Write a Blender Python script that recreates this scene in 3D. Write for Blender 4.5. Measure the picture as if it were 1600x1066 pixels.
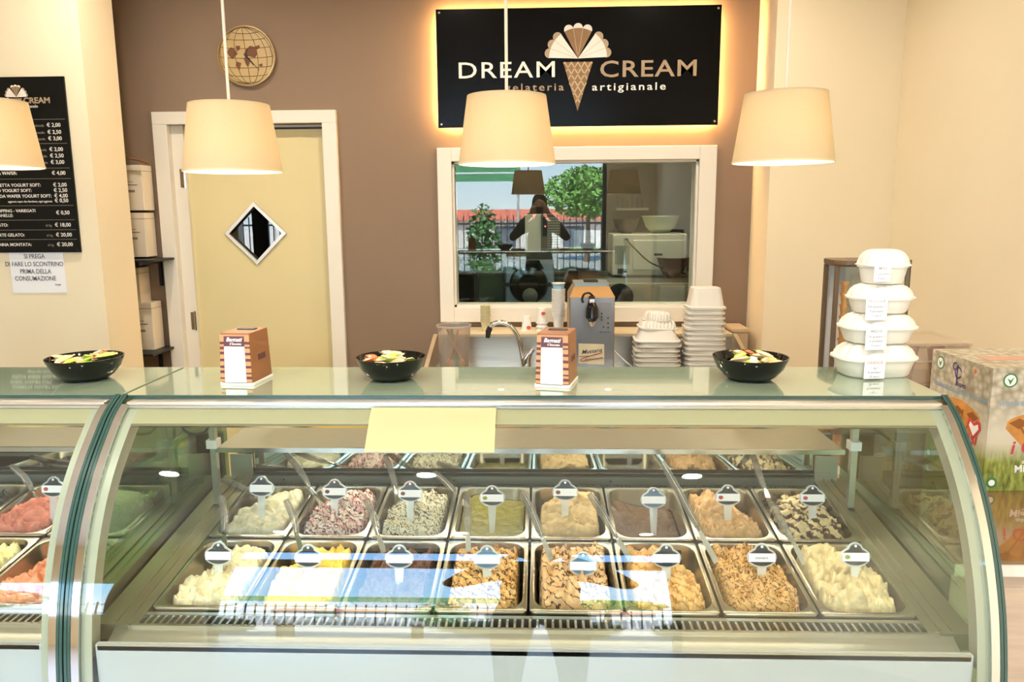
import bpy, bmesh, math, random
from mathutils import Vector, Matrix, noise
PI = math.pi
random.seed(7)
for _o in list(bpy.data.objects): bpy.data.objects.remove(_o, do_unlink=True)
SC = bpy.context.scene
COL = SC.collection

# ---------------------------------------------------------------- camera (metres, eye 1.6 m above the floor)
FPX, PITCH, YAW, ROLL = 1208.0, math.radians(9.587), math.radians(2.086), math.radians(0.4345)
CAM = Vector((0, 0, 1.6))
_cp, _sp, _cy, _sy = math.cos(PITCH), math.sin(PITCH), math.cos(YAW), math.sin(YAW)
_f = Vector((-_sy*_cp, _cy*_cp, -_sp)); _r = Vector((_cy, _sy, 0)); _d = _f.cross(_r)
_c, _s = math.cos(ROLL), math.sin(ROLL)
RT, DN, FW = _c*_r + _s*_d, -_s*_r + _c*_d, _f
cd = bpy.data.cameras.new('camera'); cam = bpy.data.objects.new('camera', cd); COL.objects.link(cam)
cd.sensor_width = 36; cd.sensor_fit = 'HORIZONTAL'; cd.lens = 36*FPX/1600; cd.clip_start = .02
m = Matrix((RT, -DN, -FW)).transposed().to_4x4(); m.translation = CAM
cam.matrix_world = m
SC.camera = cam
cd.dof.use_dof = False
def ray(x, y): return RT*((x-800)/FPX) + DN*((y-533)/FPX) + FW
def atY(x, y, Y):
    d = ray(x, y); return CAM + d*(Y/d.y)
def atZ(x, y, Z):
    d = ray(x, y); return CAM + d*((Z-1.6)/d.z)

# ---------------------------------------------------------------- view, world, sun, big lights
SC.view_settings.view_transform = 'Standard'; SC.view_settings.look = 'None'
SC.view_settings.gamma = 1; SC.view_settings.use_curve_mapping = False
SC.view_settings.exposure = 0.22
SC.cycles.max_bounces = 10; SC.cycles.transparent_max_bounces = 24
SC.cycles.caustics_reflective = False; SC.cycles.caustics_refractive = False
SC.cycles.sample_clamp_indirect = 6
SC.cycles.use_denoising = True
W = bpy.data.worlds.new('sky'); SC.world = W; W.use_nodes = True
n = W.node_tree.nodes; l = W.node_tree.links; n.clear()
wo = n.new('ShaderNodeOutputWorld'); bg = n.new('ShaderNodeBackground'); bg.inputs[1].default_value = 8.5
tc = n.new('ShaderNodeTexCoord'); sx = n.new('ShaderNodeSeparateXYZ'); l.new(tc.outputs['Generated'], sx.inputs[0])
rp = n.new('ShaderNodeValToRGB'); l.new(sx.outputs['Z'], rp.inputs[0])
e = rp.color_ramp.elements; e[0].position = 0.0; e[0].color = (.82, .93, 1.0, 1); e[1].position = .7; e[1].color = (.13, .36, .95, 1)
q = e.new(.13); q.color = (.40, .70, 1.0, 1)
nz = n.new('ShaderNodeTexNoise'); nz.inputs['Scale'].default_value = 3.2; nz.inputs['Detail'].default_value = 6
l.new(tc.outputs['Generated'], nz.inputs[0])
cr = n.new('ShaderNodeValToRGB'); cr.color_ramp.elements[0].position = .60; cr.color_ramp.elements[1].position = .86
l.new(nz.outputs[0], cr.inputs[0])
mx = n.new('ShaderNodeMix'); mx.data_type = 'RGBA'; l.new(cr.outputs[0], mx.inputs['Factor']); l.new(rp.outputs[0], mx.inputs['A']); mx.inputs['B'].default_value = (1, 1, 1, 1)
l.new(mx.outputs['Result'], bg.inputs[0]); l.new(bg.outputs[0], wo.inputs[0])
def lamp(name, typ, loc, rot, power, color=(1, 1, 1), **k):
    d = bpy.data.lights.new(name, typ); d.energy = power; d.color = color
    for a, b in k.items(): setattr(d, a, b)
    o = bpy.data.objects.new(name, d); COL.objects.link(o); o.location = loc; o.rotation_euler = rot
    return o
lamp('sun', 'SUN', (0, 0, 12), (math.radians(-42), 0, math.radians(14)), 65, (1, .95, .86), angle=.01)   # high over the shop roof, lights the street outside
po = lamp('shopfront_portal', 'AREA', (-.7, -3.28, 1.45), (math.radians(90), 0, math.radians(180)), 1, shape='RECTANGLE', size=3.4, size_y=2.9)
po.rotation_euler = (math.radians(90), 0, 0)
po.data.cycles.is_portal = True

# ---------------------------------------------------------------- materials
def lin(h):
    if isinstance(h, str):
        v = [int(h[i:i+2], 16)/255 for i in (0, 2, 4)]
        return tuple(c/12.92 if c <= .04045 else ((c+.055)/1.055)**2.4 for c in v) + (1,)
    return tuple(h) + ((1,) if len(h) == 3 else ())
MATS = {}
def mat(name, col='ffffff', rough=.5, metal=0., spec=.5, noise_amt=0., noise_scale=8., bump=0., bump_scale=40., coat=0., trans=0., stretch=None, sub=0.):
    if name in MATS: return MATS[name]
    M = bpy.data.materials.new(name); M.use_nodes = True; MATS[name] = M
    nt = M.node_tree; b = nt.nodes['Principled BSDF']
    c = lin(col); b.inputs['Base Color'].default_value = c
    b.inputs['Roughness'].default_value = rough; b.inputs['Metallic'].default_value = metal
    b.inputs['Specular IOR Level'].default_value = spec; b.inputs['Coat Weight'].default_value = coat; b.inputs['Coat Roughness'].default_value = .03
    b.inputs['Transmission Weight'].default_value = trans
    if sub: b.inputs['Subsurface Weight'].default_value = sub; b.inputs['Subsurface Radius'].default_value = (.01, .007, .004); b.inputs['Subsurface Scale'].default_value = .5
    if noise_amt or bump:
        t = nt.nodes.new('ShaderNodeTexCoord'); src = t.outputs['Object']
        if stretch:
            mp = nt.nodes.new('ShaderNodeMapping'); mp.inputs['Scale'].default_value = stretch; nt.links.new(src, mp.inputs[0]); src = mp.outputs[0]
    if noise_amt:
        z = nt.nodes.new('ShaderNodeTexNoise'); z.inputs['Scale'].default_value = noise_scale; z.inputs['Detail'].default_value = 5; nt.links.new(src, z.inputs[0])
        r = nt.nodes.new('ShaderNodeValToRGB'); r.color_ramp.elements[0].position = .3; r.color_ramp.elements[1].position = .7
        r.color_ramp.elements[0].color = tuple(x*(1-noise_amt) for x in c[:3])+(1,); r.color_ramp.elements[1].color = tuple(min(1, x*(1+noise_amt)) for x in c[:3])+(1,)
        nt.links.new(z.outputs[0], r.inputs[0]); nt.links.new(r.outputs[0], b.inputs['Base Color'])
    if bump:
        z = nt.nodes.new('ShaderNodeTexNoise'); z.inputs['Scale'].default_value = bump_scale; z.inputs['Detail'].default_value = 4; nt.links.new(src, z.inputs[0])
        bp = nt.nodes.new('ShaderNodeBump'); bp.inputs['Strength'].default_value = bump; bp.inputs['Distance'].default_value = .01
        nt.links.new(z.outputs[0], bp.inputs['Height']); nt.links.new(bp.outputs[0], b.inputs['Normal'])
    return M
def emis(name, col, s):
    M = bpy.data.materials.new(name); M.use_nodes = True; MATS[name] = M
    b = M.node_tree.nodes['Principled BSDF']; b.inputs['Base Color'].default_value = (0.8, .8, .8, 1)
    b.inputs['Emission Color'].default_value = lin(col); b.inputs['Emission Strength'].default_value = s
    return M
def glass(name, tint='ffffff', ior=1.5, rough=0.0, haze=0.):
    """clear pane: Fresnel reflection over straight transmission"""
    M = bpy.data.materials.new(name); M.use_nodes = True; MATS[name] = M
    nt = M.node_tree; nt.nodes.clear(); o = nt.nodes.new('ShaderNodeOutputMaterial')
    t = nt.nodes.new('ShaderNodeBsdfTransparent'); t.inputs[0].default_value = lin(tint)
    g = nt.nodes.new('ShaderNodeBsdfGlossy'); g.inputs['Roughness'].default_value = rough; g.inputs[0].default_value = (1, 1, 1, 1)
    lw = nt.nodes.new('ShaderNodeLayerWeight'); lw.inputs['Blend'].default_value = .5      # Schlick reflectance, same from both sides of the pane
    pw = nt.nodes.new('ShaderNodeMath'); pw.operation = 'POWER'; pw.inputs[1].default_value = 5; nt.links.new(lw.outputs['Facing'], pw.inputs[0])
    f0 = ((ior-1)/(ior+1))**2
    f = nt.nodes.new('ShaderNodeMath'); f.operation = 'MULTIPLY_ADD'; f.inputs[1].default_value = 1-f0; f.inputs[2].default_value = f0; nt.links.new(pw.outputs[0], f.inputs[0])
    x = nt.nodes.new('ShaderNodeMixShader'); nt.links.new(f.outputs[0], x.inputs[0])
    src = t.outputs[0]
    if haze:
        d = nt.nodes.new('ShaderNodeBsdfDiffuse'); d.inputs[0].default_value = lin(tint)
        y = nt.nodes.new('ShaderNodeMixShader'); y.inputs[0].default_value = haze; nt.links.new(t.outputs[0], y.inputs[1]); nt.links.new(d.outputs[0], y.inputs[2]); src = y.outputs[0]
    nt.links.new(src, x.inputs[1]); nt.links.new(g.outputs[0], x.inputs[2]); nt.links.new(x.outputs[0], o.inputs[0])
    return M
def fabric_shade(name, col, through):
    M = bpy.data.materials.new(name); M.use_nodes = True; MATS[name] = M
    nt = M.node_tree; nt.nodes.clear(); o = nt.nodes.new('ShaderNodeOutputMaterial')
    d = nt.nodes.new('ShaderNodeBsdfDiffuse'); t = nt.nodes.new('ShaderNodeBsdfTranslucent'); x = nt.nodes.new('ShaderNodeMixShader'); x.inputs[0].default_value = through
    tcn = nt.nodes.new('ShaderNodeTexCoord'); mp = nt.nodes.new('ShaderNodeMapping'); mp.inputs['Scale'].default_value = (30, 30, 300); nt.links.new(tcn.outputs['Object'], mp.inputs[0])
    z = nt.nodes.new('ShaderNodeTexNoise'); z.inputs['Scale'].default_value = 3; nt.links.new(mp.outputs[0], z.inputs[0])
    r = nt.nodes.new('ShaderNodeValToRGB'); c = lin(col); r.color_ramp.elements[0].color = tuple(v*.88 for v in c[:3])+(1,); r.color_ramp.elements[1].color = c; nt.links.new(z.outputs[0], r.inputs[0])
    for b in (d, t): nt.links.new(r.outputs[0], b.inputs[0])
    nt.links.new(d.outputs[0], x.inputs[1]); nt.links.new(t.outputs[0], x.inputs[2]); nt.links.new(x.outputs[0], o.inputs[0])
    return M
steel = mat('brushed_steel', 'c9c5bb', .28, .95, noise_amt=.05, noise_scale=6, stretch=(1, 40, 40))
steel_s = mat('steel_smooth', 'cfccc4', .16, 1.)
chrome = mat('chrome', 'e6e6e6', .06, 1.)
mirror = mat('mirror_steel', 'd6dad6', .05, 1.)
alu = mat('aluminium', 'd8d0c4', .3, .8)
white_paint = mat('white_paint', 'efe6d6', .35)
cream = mat('cream_plaster', 'f0e0bf', .8, noise_amt=.015, noise_scale=2, bump=.03, bump_scale=120)
brown = mat('brown_plaster', '87705b', .75, noise_amt=.02, noise_scale=2, bump=.03, bump_scale=120)
black = mat('black_gloss', '060505', .07, spec=.45)
blackm = mat('black_matte', '141313', .5)
darkm = mat('dark_recess', '1c1c1a', .6)
white = mat('white_plastic', 'f3f1ea', .4)
paper = mat('white_paper', 'f4f2f4', .7)
ink = mat('ink', '3a3a3e', .7)
clear = glass('clear_glass', 'fbfffc', ior=1.55)
clear_g = glass('green_glass', 'd3e3d2')
end_g = glass('end_glass', 'c9dcc8', ior=1.9)
win_g = glass('window_glass', 'eef4ee', ior=1.55)

# ---------------------------------------------------------------- mesh helpers
def new(): return bmesh.new()
def V(*a): return Vector(a)
def box(bm, c, s, rz=0., M=None):
    hx, hy, hz = s[0]/2, s[1]/2, s[2]/2
    R = Matrix.Rotation(rz, 3, 'Z'); vs = []
    for z in (-hz, hz):
        for x, y in ((-hx, -hy), (hx, -hy), (hx, hy), (-hx, hy)):
            p = R @ Vector((x, y, z)) + Vector(c)
            vs.append(bm.verts.new(M @ p if M else p))
    for f in ((3, 2, 1, 0), (4, 5, 6, 7), (0, 1, 5, 4), (1, 2, 6, 5), (2, 3, 7, 6), (3, 0, 4, 7)): bm.faces.new([vs[i] for i in f])
    return bm
def bx(bm, x0, x1, y0, y1, z0, z1): return box(bm, ((x0+x1)/2, (y0+y1)/2, (z0+z1)/2), (abs(x1-x0), abs(y1-y0), abs(z1-z0)))
def loft(bm, loops, cap0=True, cap1=True, closed=True):
    L = [[bm.verts.new(p) for p in lp] for lp in loops]
    for a, b in zip(L, L[1:]):
        k = len(a)
        for i in range(k if closed else k-1): bm.faces.new((a[i], a[(i+1) % k], b[(i+1) % k], b[i]))
    if cap0: bm.faces.new(list(reversed(L[0])))
    if cap1: bm.faces.new(L[-1])
    return bm
def circ(r, z, n=32, cx=0, cy=0): return [Vector((cx+r*math.cos(2*PI*i/n), cy+r*math.sin(2*PI*i/n), z)) for i in range(n)]
def lathe(bm, prof, n=32, cx=0, cy=0, cap0=True, cap1=True): return loft(bm, [circ(r, z, n, cx, cy) for r, z in prof], cap0, cap1)
def rrect(w, l, r, z, k=5, cx=0, cy=0):
    out = []
    for sx, sy, a0 in ((1, 1, 0), (-1, 1, PI/2), (-1, -1, PI), (1, -1, 1.5*PI)):
        for i in range(k+1):
            a = a0 + PI/2*i/k
            out.append(Vector((cx+sx*(w/2-r)+r*math.cos(a), cy+sy*(l/2-r)+r*math.sin(a), z)))
    return out
def tube(bm, pts, r, n=10, caps=True):
    pts = [Vector(p) for p in pts]; rs = r if isinstance(r, (list, tuple)) else [r]*len(pts)
    t0 = (pts[1]-pts[0]).normalized(); up = Vector((0, 0, 1)) if abs(t0.z) < .9 else Vector((1, 0, 0)); u = t0.cross(up).normalized()
    loops = []
    for i, p in enumerate(pts):
        t = (pts[min(i+1, len(pts)-1)]-pts[max(i-1, 0)]).normalized(); u = (u - t*u.dot(t)).normalized(); v = t.cross(u)
        loops.append([p + (u*math.cos(2*PI*k/n)+v*math.sin(2*PI*k/n))*rs[i] for k in range(n)])
    return loft(bm, loops, caps, caps)
def prism(bm, poly, d, M):
    """polygon in local xy, thickness d along +z, placed by M"""
    a = [M @ Vector((x, y, 0)) for x, y in poly]; b = [M @ Vector((x, y, d)) for x, y in poly]
    return loft(bm, [a, b])
def spline(pts, k=8):
    pts = [Vector(p) for p in pts]; out = []
    P = [2*pts[0]-pts[1]] + pts + [2*pts[-1]-pts[-2]]
    for i in range(1, len(P)-2):
        for j in range(k):
            t = j/k; a, b, c, d = P[i-1:i+3]
            out.append(.5*((2*b)+(c-a)*t+(2*a-5*b+4*c-d)*t*t+(3*b-a-3*c+d)*t**3))
    return out + [pts[-1]]
def obj(name, bm, material, parent=None, smooth=False, bevel=0., loc=None, rot=None, angle=40):
    me = bpy.data.meshes.new(name)
    if isinstance(bm, bmesh.types.BMesh):
        bmesh.ops.recalc_face_normals(bm, faces=bm.faces[:]); bm.to_mesh(me); bm.free()
    else: me = bm
    o = bpy.data.objects.new(name, me); COL.objects.link(o)
    for mm in (material if isinstance(material, (list, tuple)) else [material]): me.materials.append(mm)
    if smooth:
        me.polygons.foreach_set('use_smooth', [True]*len(me.polygons))
        me.set_sharp_from_angle(angle=math.radians(angle))
    if bevel:
        b = o.modifiers.new('bevel', 'BEVEL'); b.width = bevel; b.segments = 2; b.limit_method = 'ANGLE'
    if parent: o.parent = parent
    if loc is not None: o.location = loc
    if rot is not None: o.rotation_euler = rot
    return o
def tag(o, label, cat, group=None):
    o['label'] = label; o['category'] = cat
    if group: o['group'] = group
    return o
def struct(o): o['kind'] = 'structure'; return o
def thing(name, label, cat, loc=(0, 0, 0), rz=0., group=None):
    o = bpy.data.objects.new(name, None); COL.objects.link(o); o.location = loc; o.rotation_euler = (0, 0, rz); o.empty_display_size = .05
    return tag(o, label, cat, group)
def dup(root, loc, rz=None, label=None, rot=None, group=None):
    r = root.copy(); COL.objects.link(r); r.location = loc
    if rz is not None: r.rotation_euler = (0, 0, rz)
    if rot is not None: r.rotation_euler = rot
    if label: r['label'] = label
    if group: r['group'] = group
    for ch in list(root.children):
        c = ch.copy(); COL.objects.link(c); c.parent = r
        for g in list(ch.children):
            d = g.copy(); COL.objects.link(d); d.parent = c
    return r
FACE = (PI/2, 0, 0)            # flat art turned to face the customer side (-Y)
def text(name, s, size, material, parent, loc, rot=FACE, align='LEFT', bold=0., ext=.0004, shear=0., sx=1., space=1.):
    cu = bpy.data.curves.new(name, 'FONT'); cu.body = s; cu.size = size; cu.align_x = align; cu.extrude = ext; cu.offset = bold*size; cu.shear = shear; cu.resolution_u = 3; cu.space_character = space
    t = bpy.data.objects.new(name, cu); COL.objects.link(t)
    bpy.context.view_layer.update()
    me = bpy.data.meshes.new_from_object(t.evaluated_get(bpy.context.evaluated_depsgraph_get()))
    bpy.data.objects.remove(t, do_unlink=True); bpy.data.curves.remove(cu)
    me.name = name; me.materials.clear(); me.materials.append(material)
    if sx != 1: me.transform(Matrix.Diagonal((sx, 1, 1, 1)))
    o = bpy.data.objects.new(name, me); COL.objects.link(o); o.parent = parent; o.location = loc; o.rotation_euler = rot
    return o
def fplane(x, y, z): return Matrix.Translation((x, y, z)) @ Matrix.Rotation(PI/2, 4, 'X')     # local xy -> world xz, +z toward customer
# ================================================================ the room
BW = 4.3
CEIL = 3.1
XR = 1.76          # right wall
XL = -5.6
floor_m = mat('floor_tile', 'b9ab98', .35, noise_amt=.05, noise_scale=3)
struct(obj('floor', bx(new(), XL, 3.4, -3.4, 6.9, -.1, 0), floor_m))
bm = new(); bx(bm, XL, 3.4, -3.4, 6.9, CEIL, CEIL+.1); struct(obj('ceiling', bm, mat('ceiling_white', 'efe8dc', .85)))
# back wall with door and window openings
DX0, DX1, DZ = -2.03, -1.165, 2.075            # door opening
WX0, WX1, WZ0, WZ1 = -.477, .857, 1.068, 1.864  # window opening
bm = new()
bx(bm, XL, DX0, BW, BW+.14, 0, CEIL); bx(bm, DX0, DX1, BW, BW+.14, DZ, CEIL); bx(bm, DX1, WX0, BW, BW+.14, 0, CEIL)
bx(bm, WX0, WX1, BW, BW+.14, 0, WZ0); bx(bm, WX0, WX1, BW, BW+.14, WZ1, CEIL); bx(bm, WX1, XR+.1, BW, BW+.14, 0, CEIL)
struct(obj('wall_back', bm, brown))
struct(obj('wall_front_right', bx(new(), 1.148, XR+.12, 3.985, BW-.001, 0, CEIL), cream))
struct(obj('wall_right', bx(new(), XR, XR+.12, -3.4, 3.984, 0, CEIL), cream))
struct(obj('wall_left', bx(new(), XL-.12, XL, -3.4, 4.44, 0, CEIL), cream))
struct(obj('wall_pillar', bx(new(), -3.6, -2.083, 3.62, 3.92, 0, CEIL), cream))
# shopfront behind the visitor: tall opening to the street with slim frame
SFY = -3.3
bm = new(); bx(bm, XL, -4.7, SFY-.2, SFY, 0, CEIL); bx(bm, -3.2, -2.45, SFY-.2, SFY, 0, CEIL); bx(bm, -4.7, -3.2, SFY-.2, SFY, 1.9, CEIL); bx(bm, -4.7, -3.2, SFY-.2, SFY, 0, .75); bx(bm, 1.02, XR+.1, SFY-.2, SFY, 0, CEIL); bx(bm, -2.45, 1.02, SFY-.2, SFY, 3.03, CEIL)
struct(obj('wall_shopfront', bm, cream))
bm = new()
bx(bm, -4.5, -4.25, SFY-.13, SFY-.07, .75, 1.9)
for x in (-2.42, .99): bx(bm, x-.03, x+.03, SFY-.13, SFY-.07, 0, 3.03)
bx(bm, -2.45, 1.02, SFY-.13, SFY-.07, 2.43, 2.69); bx(bm, -2.45, 1.02, SFY-.13, SFY-.07, 2.98, 3.03)
struct(obj('trim_shopfront', bm, mat('frame_dark', '2b2d2c', .4)))

# door with hinges, frame and diamond window
dm = mat('door_cream', 'dccb97', .45, noise_amt=.015, noise_scale=3)
fr = mat('frame_white', 'e9dfce', .4)
d = thing('door_1', 'pale yellow door with small diamond window in white frame', 'door', (-1.6, BW, 0)); struct(d)
def dpart(name, bm, m, par=None, **k):
    o = obj(name, bm, m, par or d, **k); return o
bm = new(); bx(bm, -1.6-.507+1.6, -.428, -.03, .02, 0, 2.075); dpart('frame_jamb', bm, fr, bevel=.003)
bm = new(); bx(bm, .425, .503, -.03, .02, 0, 2.075); dpart('frame_jamb', bm, fr, bevel=.003)
bm = new(); bx(bm, -.507, .503, -.03, .02, 2.075, 2.142); dpart('frame_head', bm, fr, bevel=.003)
bm = new(); bx(bm, -.43, -.36, .02, .06, 0, 2.075); bx(bm, -.43, .435, .06, .10, 2.06, 2.075); dpart('frame_rebate', bm, fr)
# leaf with a diamond hole
lx0, lx1, lz1 = -.362, .412, 2.05
cx, cz, hr = -.002+.005, 1.483, .155
bm = new()
sq = [(lx0, .02), (lx1, .02), (lx1, lz1), (lx0, lz1)]; dia = [(cx, cz-hr), (cx+hr, cz), (cx, cz+hr), (cx-hr, cz)]
for y in (.045, .085):
    A = [bm.verts.new((x, y, z)) for x, z in sq]; B = [bm.verts.new((x, y, z)) for x, z in dia]
    order = [(A[0], A[1], B[0]), (A[1], B[1], B[0]), (A[1], A[2], B[1]), (A[2], B[2], B[1]), (A[2], A[3], B[2]), (A[3], B[3], B[2]), (A[3], A[0], B[3]), (A[0], B[0], B[3])]
    for f in order: bm.faces.new(f)
    if y == .045: A0, B0 = A, B
for P, Q in ((A0, A), (B0, B)):
    for i in range(4): bm.faces.new((P[i], P[(i+1) % 4], Q[(i+1) % 4], Q[i]))
leaf = dpart('door_leaf', bm, dm)
bm = new()
for a, b in ((0, 1), (1, 2), (2, 3), (3, 0)):
    p, q = Vector((dia[a][0], .040, dia[a][1])), Vector((dia[b][0], .040, dia[b][1])); c = Vector((cx, .04, cz))
    po_, qo_ = c+(p-c)*1.13, c+(q-c)*1.13; pi_, qi_ = c+(p-c)*.97, c+(q-c)*.97
    loft(bm, [[po_+V(0, -.008, 0), qo_+V(0, -.008, 0), qi_+V(0, -.008, 0), pi_+V(0, -.008, 0)], [po_+V(0, .006, 0), qo_+V(0, .006, 0), qi_+V(0, .006, 0), pi_+V(0, .006, 0)]])
o = dpart('diamond_trim', bm, alu, leaf)
bm = new(); prism(bm, [((x-cx)*1.02, (z-cz)*1.02) for x, z in dia], .006, fplane(cx, .066, cz)); dpart('diamond_pane', bm, glass('door_glass', '6f7a72', ior=1.75), leaf)
for z in (1.79, .99):
    bm = new(); tube(bm, [(-.372, .028, z-.055), (-.372, .028, z+.055)], .011, 12); bx(bm, -.395, -.372, .018, .022, z-.05, z+.05); dpart('hinge', bm, steel_s)
bm = new(); bx(bm, .412, .425, .05, .09, 0, 2.06); bx(bm, lx0, .425, .05, .09, 2.05, 2.062); dpart('door_gap_shade', bm, blackm)  # black strips stand in for the shade in the gap around the leaf

# kitchen window: moulded frame, deep reveal, pane
w = thing('window_1', 'wide kitchen window in white frame under the shop sign', 'window', (.19, BW, 1.05)); struct(w)
X0, X1, Z0, Z1 = -.555-.19, .948-.19, .985-1.05, 1.935-1.05
ix0, ix1, iz0, iz1 = WX0-.19, WX1-.19, WZ0-1.05, WZ1-1.05
for nm, a in (('frame_stile', (X0, ix0, Z0, Z1)), ('frame_stile', (ix1, X1, Z0, Z1)), ('frame_rail', (ix0, ix1, iz1, Z1)), ('frame_rail', (ix0, ix1, Z0, iz0))):
    obj(nm, bx(new(), a[0], a[1], -.03, .0, a[2], a[3]), fr, w, bevel=.003)
bm = new(); bx(bm, ix0, ix0+.012, 0, .12, iz0, iz1); bx(bm, ix1-.012, ix1, 0, .12, iz0, iz1); bx(bm, ix0, ix1, 0, .12, iz1-.012, iz1); bx(bm, ix0, ix1, 0, .12, iz0, iz0+.012); obj('reveal', bm, fr, w)
obj('pane', bx(new(), ix0, ix1, .03, .036, iz0, iz1), win_g, w)

# recessed ceiling spots
trim_w = mat('spot_trim', 'e9e6df', .35)
i = 0
for y, rowname in ((.2, 'before the counter'), (-2.1, 'near the street'), (3.2, 'near the back wall')):
    for x, side in ((-1.75, 'left'), (-.53, 'middle'), (.7, 'right')):
        t = thing('ceiling_spot', 'round white recessed ceiling spot, %s one of the row %s' % (side, rowname), 'light', (x, y, CEIL), 0, 'recessed ceiling spots')
        bm = new(); lathe(bm, [(.07, 0), (.07, -.008), (.05, -.010), (.046, -.004)], 24, cap0=False, cap1=False); obj('trim_ring', bm, trim_w, t, smooth=True)
        bm = new(); lathe(bm, [(.046, -.003), (.044, -.0035)], 24); obj('reflector', bm, chrome, t)
        L = lamp('spot_lamp', 'AREA', (0, 0, -.006), (0, 0, 0), 26 if y < 3 else 15, (1, .91, .78), shape='DISK', size=.085, spread=math.radians(150)); L.parent = t

# ================================================================ street outside (seen mirrored in the glass)
pav = mat('paving', 'b9b2a4', .8, noise_amt=.08, noise_scale=4)
struct(obj('ground', bx(new(), -30, 30, -60, SFY-.2, -.12, -.02), pav))
aw = thing('market_canopy', 'dark green market canopy with white stripe standing across the pavement', 'canopy', (-5.4, -20.6, .0))
green = mat('awning_green', '2f6a45', .7)
obj('valance', bx(new(), -4.6, 4.7, .5, .53, 2.65, 3.5), green, aw)
obj('white_stripe', bx(new(), -4.6, 4.7, .53, .54, 2.92, 2.98), white, aw)
bm = new(); loft(bm, [[V(-4.6, .5, 3.5), V(4.7, .5, 3.5), V(4.7, .5, 3.51), V(-4.6, .5, 3.51)], [V(-4.6, -.5, 3.6), V(4.7, -.5, 3.6), V(4.7, -.5, 3.61), V(-4.6, -.5, 3.61)]]); obj('roof_cloth', bm, green, aw)
for x in (-4.5, 4.6):
    for y in (-.45, .45): obj('post', bx(new(), x-.03, x+.03, y-.03, y+.03, -.02, 3.5), alu, aw)
bl = thing('house', 'white house with red tiled roof across the street', 'building', (-2.5, -26, -1.5))
obj('wall', bx(new(), -7, 6.5, -3, 0, 0, 2.7), mat('house_white', 'f0ece2', .8), bl)
bm = new(); loft(bm, [[V(-7.3, .4, 2.7), V(6.8, .4, 2.7), V(6.8, -3.4, 2.7), V(-7.3, -3.4, 2.7)], [V(-7, -1.3, 3.15), V(6.5, -1.3, 3.15), V(6.5, -1.7, 3.15), V(-7, -1.7, 3.15)]]); obj('roof', bm, mat('roof_red', 'c2684a', .8), bl)
for x in (-5, -2, 1, 4): obj('window', bx(new(), x-.45, x+.45, -.02, .03, 1.1, 2.4), mat('house_window', '4a5560', .2), bl)
fe = thing('street_fence', 'black iron fence with thin upright bars along the street', 'fence', (-.5, -8.2, 0))
bm = new(); bx(bm, -6, 6, -.02, .02, 1.30, 1.34); bx(bm, -6, 6, -.02, .02, .25, .29); obj('rail', bm, blackm, fe)
me = bx(new(), -.01, .01, -.01, .01, .05, 1.5)
b0 = obj('bar', me, blackm, fe, loc=(-6, 0, 0))
for k in range(1, 90):
    c = b0.copy(); COL.objects.link(c); c.parent = fe; c.location = (-6+k*.135, 0, 0)
leafm = [mat('leaf_green', '5f8a3c', .6, noise_amt=.3, noise_scale=6), mat('leaf_dark', '3e6b33', .6, noise_amt=.3, noise_scale=6)]
def foliage(nleaf, rx, ry, rz, z0, seed, size):
    R = random.Random(seed); bm = new()
    for k in range(nleaf):
        u = Vector((R.gauss(0, 1), R.gauss(0, 1), R.gauss(0, 1))).normalized()*(R.random()**.35)
        p = Vector((u.x*rx, u.y*ry, z0+rz+u.z*rz)); q = Matrix.Rotation(R.uniform(0, 6.3), 3, Vector((R.random(), R.random(), R.random()+.1)).normalized())
        s = size*R.uniform(.6, 1.3)
        vs = [bm.verts.new(p + q @ Vector(c)) for c in ((-s*.4, 0, 0), (0, -s, 0), (s*.4, 0, .2*s), (0, s, 0))]
        bm.faces.new(vs)
    return bm
for nm, lab, x, y, rx, rz, z0, nl, sz, mi, tr in (
    ('street_tree', 'leafy tree outside, right of the entrance opening', 1.5, -16.0, 1.4, .80, 1.35, 2400, .12, 0, .10),
    ('street_tree', 'tall slim shrub tree outside, left of the entrance opening', -1.1, -6.6, .35, .85, .05, 900, .07, 1, .03),
    ('street_tree', 'large dark tree far left beyond the iron fence', -12.5, -15, 1.6, 1.2, 1.0, 2000, .14, 1, .12)):
    t = thing(nm, lab, 'tree', (x, y, -.02), 0, 'trees outside')
    obj('crown', foliage(nl, rx, rx*.8, rz, z0, int(abs(x*10)), sz), leafm[mi], t)
    bm = new(); tube(bm, [(0, 0, 0), (.03, 0, z0*.6), (0, .02, z0+rz)], [tr, tr*.8, tr*.4]); obj('trunk', bm, mat('bark', '5b4a3a', .9), t)
for k, (x, y, c) in enumerate(((.45, -5.3, 0), (1.45, -5.4, 0), (-.6, -5.6, 1), (-3.2, -5.5, 0))):
    t = thing('planter_shrub', ['low leafy shrub by the right side of the entrance', 'spiky green shrub further right outside the entrance', 'low lavender flowering shrub before the entrance', 'round green shrub left of the entrance outside'][k], 'shrub', (x, y, -.02), 0, 'shrubs outside')
    obj('leaves', foliage(500, .38, .3, .3, .02, k+5, .07), leafm[k % 2], t)
    if c: obj('blossom', foliage(60, .3, .26, .25, .12, 11, .05), mat('lavender', '9d8fd0', .7), t)
be = thing('street_bench', 'pale wooden slatted bench standing outside the entrance', 'bench', (-1.7, -4.75, 0))
for y in (-.15, 0, .15): obj('slat', bx(new(), -.7, .7, y-.06, y+.06, .42, .45), mat('bench_wood', 'd9c48d', .6), be)
for x in (-.6, .6): obj('leg', bx(new(), x-.03, x+.03, -.18, .18, -.02, .42), blackm, be)
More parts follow.
